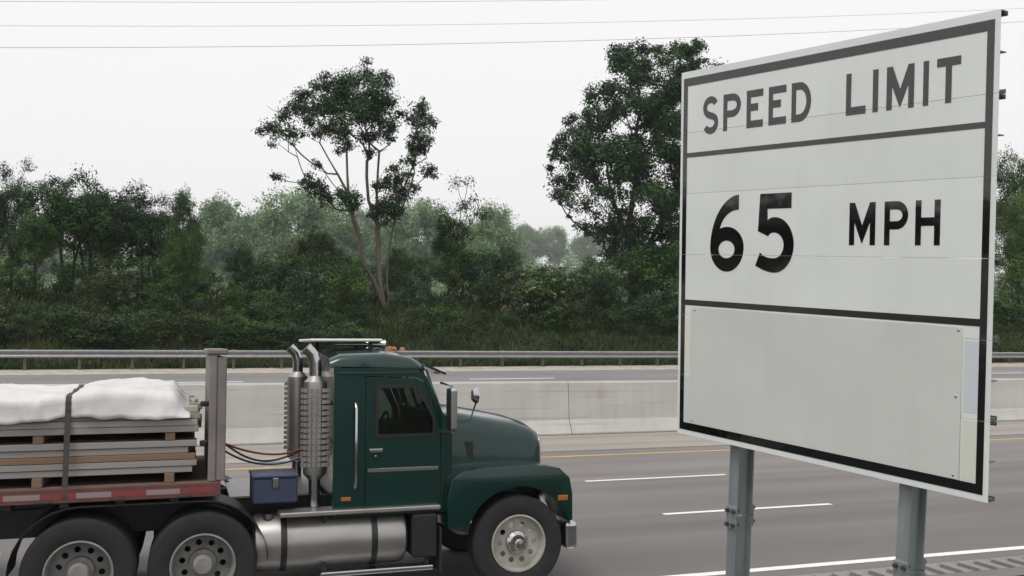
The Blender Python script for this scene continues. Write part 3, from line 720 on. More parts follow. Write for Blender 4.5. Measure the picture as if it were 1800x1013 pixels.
# mirrors
for s in (-1, 1):
    mr_ = tp('mirror', box(2.60, 2.68, s * 1.36 - .10, s * 1.36 + .10, 1.72, 2.16, .03, 2), M['chrome'])
    link('mirror_arm', tube([(2.60, s * 1.06, 2.20), (2.64, s * 1.36, 2.18), (2.64, s * 1.36, 1.70), (2.60, s * 1.06, 1.68)], .013, 8), mr_, M['chrome'])
    hm = tp('hood_mirror', lathe([(.0001, -.05), (.06, -.045), (.085, -.015), (.085, .01), (.0001, .012)], 20, 'X', (3.0, s * 1.02, 2.06)), M['chrome'])
    link('mirror_bracket', tube([(3.0, s * .80, 1.80), (3.0, s * 1.02, 1.99)], .010, 6), hm, M['chrome'])
# exhaust stacks behind the cab
for s in (-1, 1):
    ex = tp('exhaust_stack', tube([(1.32, s * .86, .95), (1.32, s * .86, 1.2), (1.32, s * .86, 2.40), (1.29, s * .86, 2.50), (1.22, s * .86, 2.57)], [.055, .06, .06, .06, .062], 16), M['chrome'])
    sh = disc_with_holes(.1, 4, .05, .01, .01); bpy.data.meshes.remove(sh)
    link('muffler', lathe([(.06, 1.22), (.115, 1.28), (.12, 1.32), (.12, 2.18), (.115, 2.22), (.06, 2.28)], 24, 'Z', (1.32, s * .86, 0)), ex, M['tank_alu'])
    bm = bmesh.new()
    for k in range(14):      # slotted heat guard
        z = 1.36 + k * .058
        for a in range(-70, 71, 20):
            c, q = math.cos(rad(a)), math.sin(rad(a)); add_box(bm, 1.32 - .14 * q - .018, 1.32 - .14 * q + .018, s * (.86 + .135 * c) - .004, s * (.86 + .135 * c) + .004, z, z + .040)
    g = link('heat_guard', done(bm), ex, M['tank_alu']); g['kind'] = 'stuff'
    link('bracket', box(1.33, 1.48, s * .86 - .03, s * .86 + .03, 1.98, 2.02), ex, M['chassis'])
# tank, steps, boxes
for s in (-1, 1):
    y = s * .86
    tk = tp('fuel_tank', lathe([(.0001, .70), (.22, .70), (.27, .73), (.285, .78), (.285, 2.17), (.27, 2.22), (.22, 2.25), (.0001, 2.25)], 32, 'X', (0, y, .62)), M['tank_alu'])
    for x in (1.0, 1.9): link('tank_strap', lathe([(.286, -.03), (.292, -.03), (.292, .03), (.286, .03)], 32, 'X', (x, y, .62)), tk, M['chassis'])
    link('filler_cap', lathe([(.05, 0), (.05, .05), (.0001, .055)], 16, 'Z', (.85, s * .98, .87)), tk, M['chrome'])
    rb = tp('running_board', box(.95, 2.58, s * 1.02 - .15, s * 1.02 + .15, .90, .945, .01), M['tank_alu'])
    st2 = tp('step', box(1.35, 2.50, s * 1.10 - .09, s * 1.10 + .09, .30, .345, .01), M['chrome'])
    for x in (1.40, 2.45): link('step_hanger', box(x - .02, x + .02, s * 1.06 - .01, s * 1.06 + .01, .345, .899), st2, M['chassis'])
tp('battery_box', box(2.28, 2.55, -1.16, -.60, .42, .86, .02), M['chassis'])
tb = tp('tool_box', box(.70, 1.14, -1.0, -.50, 1.02, 1.27, .015), M['blue_box'])
link('lid', box(.69, 1.15, -1.01, -.49, 1.271, 1.30, .008), tb, M['blue_box']); link('latch', box(.89, .95, -1.02, -1.001, 1.18, 1.27, .004), tb, M['chrome'])
tp('deck_plate', box(.50, 1.44, -.48, .9, 1.01, 1.03), M['tank_alu'])
for s in (-1, 1):
    fl = [(a[0], a[1]) for a in arc(-.85, .5, .60, .60, 180, 90, 8)] + [(a[0], a[1]) for a in arc(.24, .5, .60, .60, 90, 0, 8)]
    secs = [[(p[0], s * .66, p[1]), (p[0], s * 1.20, p[1]), (p[0], s * 1.20, p[1] + .015), (p[0], s * .66, p[1] + .015)] for p in fl]
    tp('rear_fender', loft(secs, ang=40), M['chassis'])
# coiled air lines to the trailer
def hose(y, z, sag, m, nm):
    pts = [(1.44 - 1.17 * i / 24, y + .03 * math.sin(i * .5 + y * 9), z + .10 * i / 24 - sag * math.sin(math.pi * i / 24)) for i in range(25)]
    return tp(nm, tube(pts, .012, 6), m)
hose(-.62, 1.58, .16, M['red_hose'], 'air_hose'); hose(-.50, 1.52, .22, M['blue_hose'], 'air_hose'); hose(-.36, 1.62, .30, M['chassis'], 'power_cable')

# ------------------------------------------------------------------ flatbed trailer and its load
M['trailer'] = mat('worn dark trailer paint', (.035, .028, .027), .6, noise=(4, .35, 5))
M['rail_rust'] = mat('faded red side rail', (.115, .043, .039), .6, noise=(5, .25, 5))
M['tape_red'] = mat('red reflective tape', (.22, .045, .04), .4); M['tape_white'] = mat('white reflective tape', (.27, .21, .20), .4)
M['bulkhead'] = mat('grey brown bulkhead', (.20, .178, .165), .7, noise=(4, .25, 5))
M['deck'] = mat('worn deck boards', (.16, .12, .085), .85, noise=(6, .3, 5, (.15, 1, 1)))
trailer = thing('flatbed_trailer', 'flatbed trailer with red side rail and grey front bulkhead behind the green truck', 'trailer', (0, TY, 0))
def rp(name, me, m, parent=None): return link(name, me, parent or trailer, m)
TX0 = -11.0
rp('deck', box(TX0, .32, -1.16, 1.16, 1.20, 1.28), M['deck'])
for s in (-1, 1):
    sr = rp('side_rail', box(TX0, .32, s * 1.19 - .028, s * 1.19 + .028, 1.15, 1.285, .006), M['rail_rust'])
    k = 0; x = .25
    while x > -6:
        link('reflective_tape', box(x - .30, x, s * 1.2195 - .001, s * 1.2195 + .001, 1.19, 1.24), sr, M['tape_white'] if k % 2 else M['tape_red']); x -= .301; k += 1
    for x in [i * -.61 for i in range(0, 17)]:
        link('stake_pocket', box(x - .06, x + .06, s * 1.235 - .0155, s * 1.235 + .0145, 1.155, 1.18, .004), sr, M['trailer'])
    rp('main_beam', box(TX0, .20, s * .48 - .06, s * .48 + .06, .98 + .04, 1.199), M['trailer'])
bm = bmesh.new()
for i in range(23): add_box(bm, -.1 - i * .48 - .04, -.1 - i * .48 + .04, -1.15, 1.15, 1.10, 1.198)
o = rp('cross_members', done(bm), M['trailer']); o['kind'] = 'stuff'; o.name = 'cross_bracing'
bh = rp('bulkhead', box(.20, .27, -1.18, 1.18, 1.285, 2.50, .01), M['bulkhead'])
for y in (-1.12, -.56, 0, .56, 1.12): link('bulkhead_rib', box(.271, .36, y - .05, y + .05, 1.29, 2.48, .01), bh, M['bulkhead'])
link('top_rail', box(.17, .37, -1.19, 1.19, 2.501, 2.56, .015), bh, M['bulkhead'])
for z in (1.62, 2.0): link('chain_hook', box(.12, .199, -1.1, -1.0, z, z + .05, .01), bh, M['chassis'])
for s in (-1, 1):
    lg = rp('landing_leg', box(-2.4, -2.27, s * .75 - .065, s * .75 + .065, .35, 1.15, .01), M['trailer']); link('foot', box(-2.47, -2.20, s * .75 - .13, s * .75 + .13, .30, .349, .01), lg, M['trailer'])
for x in (-8.6, -9.85):
    rp('axle', tube([(x, -.9, .5), (x, .9, .5)], .07, 10), M['chassis'])
    for s in (-1, 1):
        q = link('wheel', tyre, trailer, None, (x, s * 1.06, .5), (0, 0, 0 if s < 0 else math.pi)); link('rim', rear_rim, q); link('hub', rear_hub, q)
# load: bundles of weathered boards on dunnage, white sheet on top
def wood(name, c, a=.22): return mat(name, c, .85, noise=(7, a, 6, (.12, 1, 1)))
WOOD = [wood('silvered board', (.36, .33, .29)), wood('grey board', (.27, .255, .24)), wood('pale board', (.47, .41, .33)), wood('brown board', (.20, .13, .085)), wood('dust coloured board', (.40, .37, .34))]
def bundle(x0, x1, z0, rows, label, mats, seed, th=.062):
    t = thing('board_bundle', label, 'lumber', ((x0 + x1) / 2, TY, z0)); rnd = random.Random(seed); n = 9; wdt = 2.16 / n
    base = {}
    for mi in set(mats):
        me = box(-(x1 - x0) / 2, (x1 - x0) / 2, -wdt / 2 + .004, wdt / 2 - .004, .002, th - .002, .004); me.materials.append(WOOD[mi]); base[mi] = me
    for r in range(rows):
        for c in range(n):
            link('board', base[rnd.choice(mats)], t, None, (rnd.uniform(-.05, .05), -1.08 + wdt * (c + .5) + rnd.uniform(-.003, .003) - (rnd.uniform(0, .022) if c == 0 else 0), r * th))
    return t
def dunnage(x, z0, h, label):
    o = link('dunnage_block', box(-.045, .045, -1.09, 1.09, 0, h, .006), None, WOOD[3], (x, TY, z0)); tag(o, label, 'timber', 'timber spacers under the load on the flatbed')
DX = ((-3.9, 'rearmost'), (-2.6, 'third from the bulkhead'), (-1.3, 'second from the bulkhead'), (-.15, 'nearest the bulkhead'))
for x, q in DX: dunnage(x, 1.281, .09, 'brown timber spacer under the lower boards on the flatbed, ' + q)
bundle(-2.05, .05, 1.372, 5, 'lower bundle of grey boards on the flatbed next to the bulkhead', [0, 1, 4, 3, 1], 1)
bundle(-4.3, -2.12, 1.372, 5, 'lower bundle of pale boards on the flatbed at the left edge of the photo', [0, 2, 3, 1], 2)
for x, q in DX: dunnage(x, 1.683, .075, 'brown timber spacer between the two layers of boards, ' + q)
bundle(-1.95, .10, 1.759, 4, 'upper bundle of brown and grey boards under the white sheet next to the bulkhead', [3, 1, 0, 4, 3], 3)
bundle(-4.3, -2.02, 1.759, 4, 'upper bundle of silvery boards under the white sheet at the left edge of the photo', [1, 0, 4, 4], 4)
# white sheet draped over the load
M['sheet'] = mat('white tarpaulin', (.62, .605, .605), .55, noise=(2.2, .13, 7), bump=(9, .35))
from mathutils import noise as mnoise
W_ = 1.12; NU = 46
def tarp_pt(x, u, off=0.0):
    """u runs 0..1 from the near hem over the top to the far hem"""
    hump = .10 * math.exp(-((x + .55) / .6) ** 2) + .05 * math.exp(-((x + 2.2) / .9) ** 2)
    top = 2.06 + hump - .14 * sstep(-.16, .03, x); hem = 1.90 + .05 * mnoise.noise((x * 1.6, 3, 0)) + .02 * mnoise.noise((x * 6, 7, 0))
    v = u * 2 - 1; s = -1 if v < 0 else 1; v = abs(v)
    if v > .80:
        k = (1 - v) / .20; y = W_ + .015 - .02 * k; z = hem + (top - .05 - hem) * k; nrm = Vector((0, s, .1))
    elif v > .72:
        k = (v - .72) / .08; a = k * math.pi / 2; y = W_ - .075 + .07 * math.sin(a); z = top - .05 + .05 * math.cos(a); nrm = Vector((0, s * math.sin(a), math.cos(a)))
    else:
        y = v / .72 * (W_ - .075); z = top + .045 * (1 - (v / .72) ** 2); nrm = Vector((0, 0, 1))
    q = Vector((x * 1.1, s * y * 2.2, z * 1.4))
    r1 = 1 - abs(mnoise.noise(q + Vector((0, 0, 5)))) * 2; r2 = 1 - abs(mnoise.noise(q * 2.3 + Vector((9, 0, 0)))) * 2; r3 = mnoise.noise(Vector((x * 7, s * y * 3, z * 2)))
    r4 = 1 - abs(mnoise.noise(Vector((x * 5 + y, s * y * 2.5, z * 5 + x * 2)))) * 2
    d = .030 * r1 * abs(r1) + .022 * max(r2, -.2) + .012 * max(0, r4) ** 2 + .004 * r3 - .01 + off
    pull = sum(math.exp(-((x - sx) / .09) ** 2) for sx in (-3.3, -1.05)) * .030          # straps bite in
    return Vector((x, s * y, z)) + nrm * (d - pull)
xsn = [-4.4 + 4.43 * i / 230 for i in range(231)]
bm = bmesh.new(); rows = [[bm.verts.new(tarp_pt(x, k / NU)) for k in range(NU + 1)] for x in xsn]
for i in range(len(rows) - 1):
    for k in range(NU): bm.faces.new((rows[i][k], rows[i + 1][k], rows[i + 1][k + 1], rows[i][k + 1]))
tarp = link('tarpaulin', done(bm, smooth=True), None, M['sheet'], (0, TY, 0))
sm = tarp.modifiers.new('thick', 'SOLIDIFY'); sm.thickness = .006
tag(tarp, 'rumpled white tarpaulin over the boards on the flatbed', 'tarpaulin')
M['strap'] = mat('dark webbing strap', (.05, .045, .04), .8)
for x in (-3.3, -1.05):
    pth = [(-1.225, 1.20), (-1.172, 1.60)] + [(p.y, p.z) for p in (tarp_pt(x, k / 40, .010) for k in range(41))] + [(1.172, 1.6), (1.225, 1.20)]
    secs = [[(x - .025, y, z), (x + .025, y, z), (x + .025, y * .997, z - .004), (x - .025, y * .997, z - .004)] for y, z in pth]
    o = link('load_strap', loft(secs, smooth=False), None, M['strap'], (0, TY, 0)); tag(o, 'dark webbing strap over the white tarpaulin ' + ('nearer the bulkhead' if x > -2 else 'farther back on the flatbed'), 'strap')

#@VEG
# ------------------------------------------------------------------ vegetation
RNG = np.random.default_rng(11)
def unit(v): return v / np.maximum(np.linalg.norm(v, axis=-1, keepdims=True), 1e-9)
def leaves(centers, outward, size, tint, wid=.5, rng=RNG, up=.5, rand=.5):
    """one small folded blade per centre"""
    n = len(centers)
    nrm = unit(outward * .75 + np.array([0, 0, up]) + rng.normal(0, rand, (n, 3)))
    t = unit(np.cross(nrm, rng.normal(0, 1, (n, 3)))); b = np.cross(nrm, t)
    s = size[:, None]; droop = np.array([0, 0, -1.0]) * s * .12
    v = np.empty((n, 4, 3)); v[:, 0] = centers - t * s * .5; v[:, 1] = centers + b * s * wid * .5 + nrm * s * .06
    v[:, 2] = centers + t * s * .5 + droop; v[:, 3] = centers - b * s * wid * .5 + nrm * s * .06
    f = np.arange(n * 4).reshape(n, 4)
    return v.reshape(-1, 3), f, np.repeat(tint, 4)
def crown_mesh(clumps, per, lsize, rng, tspread=.13, wid=.5, flat=.8):
    """clumps: rows (x, y, z, r); leaves sit in ragged balls round twig ends; count follows r squared"""
    C_, O_, T_, Z_ = [], [], [], []
    for (x, y, z, r) in clumps:
        n = max(6, int(per * r * r)); d = unit(rng.normal(0, 1, (n, 3)))
        lump = 1 + .30 * np.sin(d @ rng.normal(0, 3, 3) + rng.uniform(0, 6)) + .2 * np.sin(d @ rng.normal(0, 6, 3))
        rr = r * lump * rng.uniform(0, 1, n) ** .42
        p = d * rr[:, None]; p[:, 2] *= flat
        C_.append(p + (x, y, z)); O_.append(d)
        T_.append(np.clip(rng.normal(.44 + rng.normal(0, .23), tspread, n), 0, 1)); Z_.append(lsize * rng.uniform(.6, 1.3, n))
    return leaves(np.concatenate(C_), np.concatenate(O_), np.concatenate(Z_), np.concatenate(T_), wid, rng)
class Skel:
    """branching: every clump is tied to the nearest fitting node of what has grown so far"""
    def __init__(self): self.p, self.par, self.L = [], [], []
    def stem(self, pts, start=None):
        prev = start
        for q in pts:
            self._add(np.array(q, float), prev); prev = len(self.p) - 1
        return prev
    def _add(self, q, par):
        self.L.append(0.0 if par is None else self.L[par] + float(np.linalg.norm(q - self.p[par]))); self.p.append(q); self.par.append(par)
    def grow(self, tips, rng, rise=.5, wob=.10):
        if not len(tips): return
        base = self.p[0]; order = np.argsort([np.linalg.norm(np.array(t) - base) for t in tips])
        for i in order:
            t = np.array(tips[i]); P = np.array(self.p); d = np.linalg.norm(P - t, axis=1)
            cost = d + .45 * np.array(self.L) + 1.0 * np.maximum(0, P[:, 2] - t[2] + .15 * d) + (np.arange(len(P)) == 0) * 3
            j = int(np.argmin(cost)); a = self.p[j]; L = np.linalg.norm(t - a); k = max(2, min(6, int(L / .7) + 1)); prev = j
            mid = a + (t - a) * .5 + np.array([0, 0, -rise * .18 * L]) + rng.normal(0, wob * L * .4, 3)
            for m in range(1, k + 1):
                u = m / k; q = (1 - u) ** 2 * a + 2 * u * (1 - u) * mid + u * u * t
                self._add(q, prev); prev = len(self.p) - 1
    def mesh(self, r0, rmin=.012, n=5, power=.5):
        N = len(self.p); w = np.zeros(N); kids = [0] * N
        for i in range(N):
            if self.par[i] is not None: kids[self.par[i]] += 1
        for i in range(N - 1, -1, -1):
            if kids[i] == 0: w[i] += 1
            if self.par[i] is not None: w[self.par[i]] += w[i]
        r = np.maximum(rmin, r0 * (w / w[0]) ** power)
        V, Fc = [], []
        ang = np.arange(n) * 2 * np.pi / n
        for i in range(N):
            j = self.par[i]
            if j is None: continue
            a, b = self.p[j], self.p[i]; t = b - a; L = np.linalg.norm(t)
            if L < 1e-5: continue
            t = t / L; u = np.cross(t, (0.31, .9, .2)); u /= np.linalg.norm(u); v = np.cross(t, u)
            c = np.cos(ang)[:, None] * u + np.sin(ang)[:, None] * v
            ra = min(r[j], r[i] * 1.35); base = len(V)
            V.extend(list(a - t * ra * .3 + c * ra)); V.extend(list(b + c * r[i]))
            for k in range(n): Fc.append((base + k, base + (k + 1) % n, base + n + (k + 1) % n, base + n + k))
        return V, Fc
def bark(name, c): return mat(name, c, .9, noise=(6, .3, 6, (1, 1, .25)), bump=(14, .6))
M['bark_pale'] = bark('grey brown bark', (.125, .108, .088)); M['bark_dark'] = bark('dark bark', (.055, .045, .036))
LM = {
 'dark': leaf_mat('dark leaves', (.007, .021, .006), (.023, .074, .017), (.066, .140, .034), .16),
 'mid': leaf_mat('mid green leaves', (.016, .046, .009), (.050, .115, .022), (.115, .20, .042), .2),
 'light': leaf_mat('yellow green leaves', (.035, .075, .014), (.085, .155, .028), (.15, .215, .05)),
 'olive': leaf_mat('olive leaves', (.018, .036, .010), (.044, .078, .020), (.088, .128, .038), .18),
 'blue': leaf_mat('bluish green leaves', (.014, .042, .019), (.036, .090, .038), (.07, .135, .064), .18),
 'far': leaf_mat('haze-pale far leaves', (.13, .23, .10), (.20, .31, .145), (.27, .38, .19), .3),  # part of the distance haze is put into these paler leaf colours
 'blossom': leaf_mat('cream blossom', (.26, .24, .17), (.36, .33, .24), (.46, .42, .33), .15),
}
def set_tree(root, sk, r0, bm_, crown, lm, rmin=.012, n=5, power=.5):
    V, Fc = sk.mesh(r0, rmin, n, power); me = mesh_np('trunk', V, Fc)
    for p in me.polygons: p.use_smooth = True
    link('trunk', me, root, bm_)
    link('crown', mesh_np('crown', *crown), root, lm)
def P(px, py, Y): return on_y(px, py, Y)
def base_at(px, Y):
    q = on_y(px, 560, Y); return np.array([q[0], Y, bank_z(q[0], Y)])

# --- the open-crowned tree on the bank
YT = 53.0; zt_ = lambda x, y: (420 + x / 1.986, 90 + y / 1.986)
b0 = base_at(677, YT)
hero = thing('open_crown_tree', 'tall open-crowned tree with bare forked pale trunks standing alone on the bank behind the truck', 'tree', tuple(b0), group=None)
def path(zs, dy):
    return [P(*zt_(x, y), YT + d) - b0 for (x, y), d in zip(zs, dy)]
sk = Skel()
sk.stem([(0, 0, -.5), (0, 0, .15)])
m_ = sk.stem(path([(505, 880), (490, 800), (487, 700), (484, 610), (481, 500), (485, 420), (490, 350)], [0, 0, .1, .1, .3, .4, .6]), 1)
l_ = sk.stem(path([(498, 870), (468, 795), (440, 755), (430, 720), (422, 650), (398, 585), (382, 500), (345, 430), (318, 385), (282, 320)], [0, -.1, -.3, -.4, -.6, -.8, -1.0, -1.2, -1.3, -1.5]), 1)
sk.stem(path([(378, 420), (376, 350)], [-.9, -.8]), l_ - 3)
sk.stem(path([(452, 520), (446, 440), (447, 385)], [-.3, -.4, -.4]), m_ - 3)
r_ = sk.stem(path([(522, 880), (516, 800), (522, 700), (540, 610), (575, 480), (608, 400), (628, 330)], [.4, .7, .9, 1.1, 1.2, 1.0, .9]), 1)
CL = [(110,270,35),(150,280,35),(200,290,26),(160,230,30),(205,190,40),(215,150,30),(265,118,24),(250,210,50),(300,180,50),(340,110,45),(330,190,50),(400,100,50),(450,90,45),(500,108,38),(480,160,60),(430,170,60),(380,150,50),(500,205,45),(460,220,50),(415,225,40),
      (350,240,45),(280,285,30),(315,270,35),(360,310,38),(382,335,22),(440,300,35),(455,352,24),(500,270,42),(532,255,32),(518,305,26),(565,222,20),(628,205,38),(640,250,45),(633,302,42),(610,342,36),(598,382,28),(640,345,22),(660,415,28),(540,412,28),(560,442,32),(590,430,18),(520,468,28),(482,470,22),(560,500,45),(520,530,48),
      (485,552,32),(575,490,38),(540,565,38),(380,520,40),(366,498,28),(402,545,22),(250,470,34),(282,490,38),(312,512,28),(232,460,18),(138,440,22),(272,395,18),(345,150,30),(300,90,20),(640,190,20)]
rg = np.random.default_rng(4); clumps = []; tips = []
for (x, y, r) in CL:
    R = r / 1.986 / F * 56 * 1.09; dep = rg.normal(0, 1.6) * (1.0 if y < 420 else .6)
    dep += (x - 430) / 300 * .6
    c = P(*zt_(x, y), YT + dep) - b0; clumps.append((*c, R)); tips.append(c)
    for _ in range(3):
        o = c + rg.normal(0, R * .5, 3); clumps.append((*o, R * .5)); tips.append(o)
for (x, y, r) in CL[::2]:
    c = P(*zt_(x, y), YT + rg.normal(0, .8)) - b0
    for _ in range(2): tips.append(c + rg.normal(0, r / 1.986 / F * 56 * .9, 3))
sk.grow(tips, rg, .7, .06)
set_tree(hero, sk, .205, M['bark_pale'], crown_mesh(clumps, 950, .145, rg, wid=.55), LM['dark'], rmin=.010, power=.55, n=6)

# --- the big dense tree beside the sign
YB = 57.0; zb_ = lambda x, y: (820 + x / 1.689, 50 + y / 1.689)
b1 = base_at(1116, YB)
big = thing('dense_tree', 'tallest dense dark green tree, partly hidden behind the left edge of the sign', 'tree', tuple(b1))
poly = [(430,60),(410,150),(360,190),(345,240),(300,270),(270,330),(240,345),(235,410),(260,460),(250,530),(290,560),(340,600),(400,640),(440,690),(500,720),(620,740),(760,740),(800,600),(805,420),(790,250),(755,110),(690,22),(640,50),(560,60),(480,45)]
def inside(x, y):
    c = False; n = len(poly)
    for i in range(n):
        (x1, y1), (x2, y2) = poly[i], poly[(i + 1) % n]
        if (y1 > y) != (y2 > y) and x < (x2 - x1) * (y - y1) / (y2 - y1) + x1: c = not c
    return c
rg = np.random.default_rng(9); clumps = []; tips = []
tries = 0; pts2 = []
while len(clumps) < 440 and tries < 40000:
    tries += 1; x, y = rg.uniform(230, 810), rg.uniform(20, 745)
    if not inside(x, y): continue
    edge = min(math.hypot(x - a, y - b) for a, b in poly)
    r = rg.uniform(15, 30) if edge < 45 else rg.uniform(20, 42)
    halfdepth = 4.6 * math.sqrt(max(.05, 1 - ((x - 540) / 310) ** 2)) * math.sqrt(max(.08, 1 - ((y - 420) / 400) ** 2))
    dep = rg.uniform(-1, 1) * halfdepth
    if y > 430 and x < 470 and rg.uniform() < .35: continue
    if any((x - a) ** 2 + (y - b) ** 2 + ((dep - d) * 48) ** 2 < (14 + .26 * rr) ** 2 for a, b, d, rr in pts2): continue
    pts2.append((x, y, dep, r)); R = r / 1.689 / F * 60 * 1.12
    c = P(*zb_(x, y), YB + dep) - b1; clumps.append((*c, R)); tips.append(c)
for (x, y) in poly:
    for _ in range(2):
        xx_, yy_ = x + (540 - x) * .05 + rg.normal(0, 10), y + (400 - y) * .05 + rg.normal(0, 10)
        c = P(*zb_(xx_, yy_), YB + rg.normal(0, 1.2)) - b1; clumps.append((*c, rg.uniform(10, 18) / 1.689 / F * 60)); tips.append(c)
for k in range(9):       # plume of upright shoots at the top right
    x, y = 640 + k * 9 + rg.normal(0, 6), 45 + abs(k - 3) * 9 + rg.uniform(0, 60); c = P(*zb_(x, y), YB + rg.normal(0, .8)) - b1; clumps.append((*c, 15 / 1.689 / F * 60)); tips.append(c)
sk = Skel(); e = sk.stem([(0, 0, -.6), (0, 0, 1.2), (.05, .1, 2.6)])
e1 = sk.stem([(.05, .2, 4.0), (-.15, .3, 5.6), (.2, .3, 7.4), (.3, .2, 9.4), (.2, 0, 11.4), (.6, 0, 13.2)], e)
sk.stem([(-.5, -.3, 4.0), (-1.3, -.6, 5.4), (-2.0, -.7, 7.2), (-2.2, -.6, 9.0)], e); sk.stem([(.9, -.2, 3.8), (2.0, -.3, 5.6), (3.0, -.3, 7.6), (3.4, -.2, 9.6)], e)
sk.grow(tips, rg, .6, .07)
set_tree(big, sk, .34, M['bark_dark'], crown_mesh(clumps, 600, .175, rg, wid=.6), LM['dark'], rmin=.012, power=.52)

# --- generic broadleaf builder (in its own space, base at the origin)
def build_tree(seed, H, rx, ry, z0, n, rcl, per, lsz, forks=3, ragged=.25, stems=1, r0=None, flat=.8, wid=.5):
    rg = np.random.default_rng(seed); sk = Skel(); clumps = []; tips = []; cz, hz = (z0 + H) / 2, (H - z0) / 2
    sk.stem([(0, 0, -.4), (0, 0, .1)])
    for s in range(stems):
        a = rg.uniform(0, 6.28); lean = .10 * H * (0 if stems == 1 else 1)
        st = sk.stem([(math.cos(a) * lean * u + rg.normal(0, .05), math.sin(a) * lean * u + rg.normal(0, .05), .1 + (z0 + .3 * (H - z0)) * u) for u in (.25, .5, .75, 1.0)], 1)
        for k in range(forks):
            b = a + rg.uniform(-1.6, 1.6); q = sk.p[st - rg.integers(0, 2)]
            sk.stem([q + np.array([math.cos(b) * rx * .22 * m, math.sin(b) * ry * .22 * m, (H - z0) * .16 * m]) for m in (1, 2)], st - int(rg.integers(0, 2)))
    phase = rg.uniform(0, 6.28, 4)
    for k in range(n):
        d = unit(rg.normal(0, 1, 3)); th = math.atan2(d[1], d[0])
        lump = 1 + ragged * (math.sin(3 * th + phase[0]) * .5 + math.sin(5 * d[2] + 2 * th + phase[1]) * .6)
        rr = lump * rg.uniform(.15, 1) ** .45
        c = np.array([d[0] * rx * rr, d[1] * ry * rr, cz + d[2] * hz * rr]); r = rcl * rg.uniform(.6, 1.35)
        clumps.append((*c, r)); tips.append(c)
    sk.grow(tips, rg, .5)
    V, Fc = sk.mesh(r0 or .016 * H + .03, .010, 5, .52); tm = mesh_np('trunk', V, Fc)
    cm = mesh_np('crown', *crown_mesh(clumps, per, lsz, rg, wid=wid, flat=flat)); return tm, cm
def plant(kind, tm, cm, bark_, lm, label, cat, loc, rot, sc, group=None):
    root = thing(kind, label, cat, loc, (0, 0, rot), group); root.scale = sc if hasattr(sc, '__len__') else (sc, sc, sc)
    for nm, me, m in (('trunk' if cat == 'tree' else 'stems', tm, bark_), ('crown', cm, lm)):
        o = link(nm, me, root)
        if not me.materials: me.materials.append(m)
        if me.materials[0] is not m:
            o.material_slots[0].link = 'OBJECT'; o.material_slots[0].material = m
    return root
# archetypes
T_SUMAC = [build_tree(s, 7.6, 2.9, 2.4, 3.0, 92, .66, 470, .165, 4, .35, 2) for s in (21, 22, 23)]
T_ROUND = [build_tree(s, 9.0, 2.6, 2.4, 2.0, 110, .72, 450, .155, 4, .3, 1) for s in (31, 32)]
T_SAPL = [build_tree(s, 6.0, 1.0, .9, 2.4, 26, .36, 520, .13, 2, .4, 1, .05) for s in (41, 42)]
B_BUSH = [build_tree(s, 2.6, 1.5, 1.2, .25, 34, .44, 430, .15, 3, .35, 3, .05) for s in (51, 52, 53, 54)]
B_TALL = [build_tree(s, 4.4, 1.9, 1.5, .5, 46, .52, 360, .17, 3, .35, 3, .07) for s in (61, 62, 63)]
B_WISP = [build_tree(s, 2.2, .8, .7, .3, 22, .30, 330, .13, 2, .45, 3, .03, flat=1.1, wid=.35) for s in (71, 72)]
T_FAR = [build_tree(s, 17, 6.2, 5.2, 2.0, 170, 1.5, 80, .42, 5, .2, 1) for s in (81, 82, 83)]
rp_ = random.Random(77)
def on_bank(px, Y, dz=0):
    q = on_y(px, 560, Y); return (float(q[0]), Y, bank_z(float(q[0]), Y) - .05 + dz)
def place(kind, arch, lm, label, cat, px, Y, top, hgt, sx=1.0, group=None, bark_='bark_dark'):
    """top = photo row of its highest leaves; sets its height from where it stands"""
    loc = on_bank(px, Y); zt = float(on_y(px, top, Y)[2]); s = max(.25, (zt - loc[2]) / hgt)
    tm, cm = arch[rp_.randrange(len(arch))]
    return plant(kind, tm, cm, M[bark_], LM[lm], label, cat, loc, rp_.uniform(0, 6.28), (s * sx, s * sx, s), group)
# trees along the crest, left to right
TG = 'trees along the crest of the bank'
place('slender_tree', T_ROUND, 'dark', 'slender ragged tree at the left edge of the photo, its tip above its neighbours', 'tree', 18, 56, 296, 9.0, .62, TG)
place('crest_tree', T_SUMAC, 'olive', 'low half-hidden tree at the far left, behind the slender ragged tree', 'tree', -55, 57, 335, 7.6, 1, TG)
place('spreading_tree', T_SUMAC, 'dark', 'wide flat-topped dark tree in the left group, left half of its broad crown', 'tree', 118, 55, 313, 7.6, .95, TG)
place('spreading_tree', T_SUMAC, 'dark', 'wide flat-topped dark tree in the left group, next on its right', 'tree', 195, 56, 322, 7.6, .95, TG)
place('crest_tree', T_SUMAC, 'dark', 'small dark tree between the wide flat-topped trees and the round dark tree', 'tree', 252, 57, 352, 7.6, .8, TG)
place('round_tree', T_ROUND, 'dark', 'round dark tree ending the left group, just left of the hazy trees', 'tree', 312, 55, 342, 9.0, .72, TG)
place('crest_tree', T_SUMAC, 'mid', 'green lighter-leaved tree in front of the round dark tree', 'tree', 322, 51, 396, 7.6, .6, TG)
place('crest_tree', T_SUMAC, 'dark', 'dark tree filling the gap behind the flat-topped trees', 'tree', 155, 58, 330, 7.6, .9, TG)
place('crest_tree', T_SUMAC, 'mid', 'leafy green tree right of the slender ragged tree', 'tree', 62, 54, 372, 7.6, .8, TG)
place('crest_tree', T_SUMAC, 'dark', 'low dark tree below the hazy trees, left of the open-crowned tree', 'tree', 425, 55, 432, 7.6, .8, TG)
place('crest_tree', T_SUMAC, 'olive', 'low spreading tree just left of the pale forked trunks', 'tree', 555, 56, 402, 7.6, 1.0, TG)
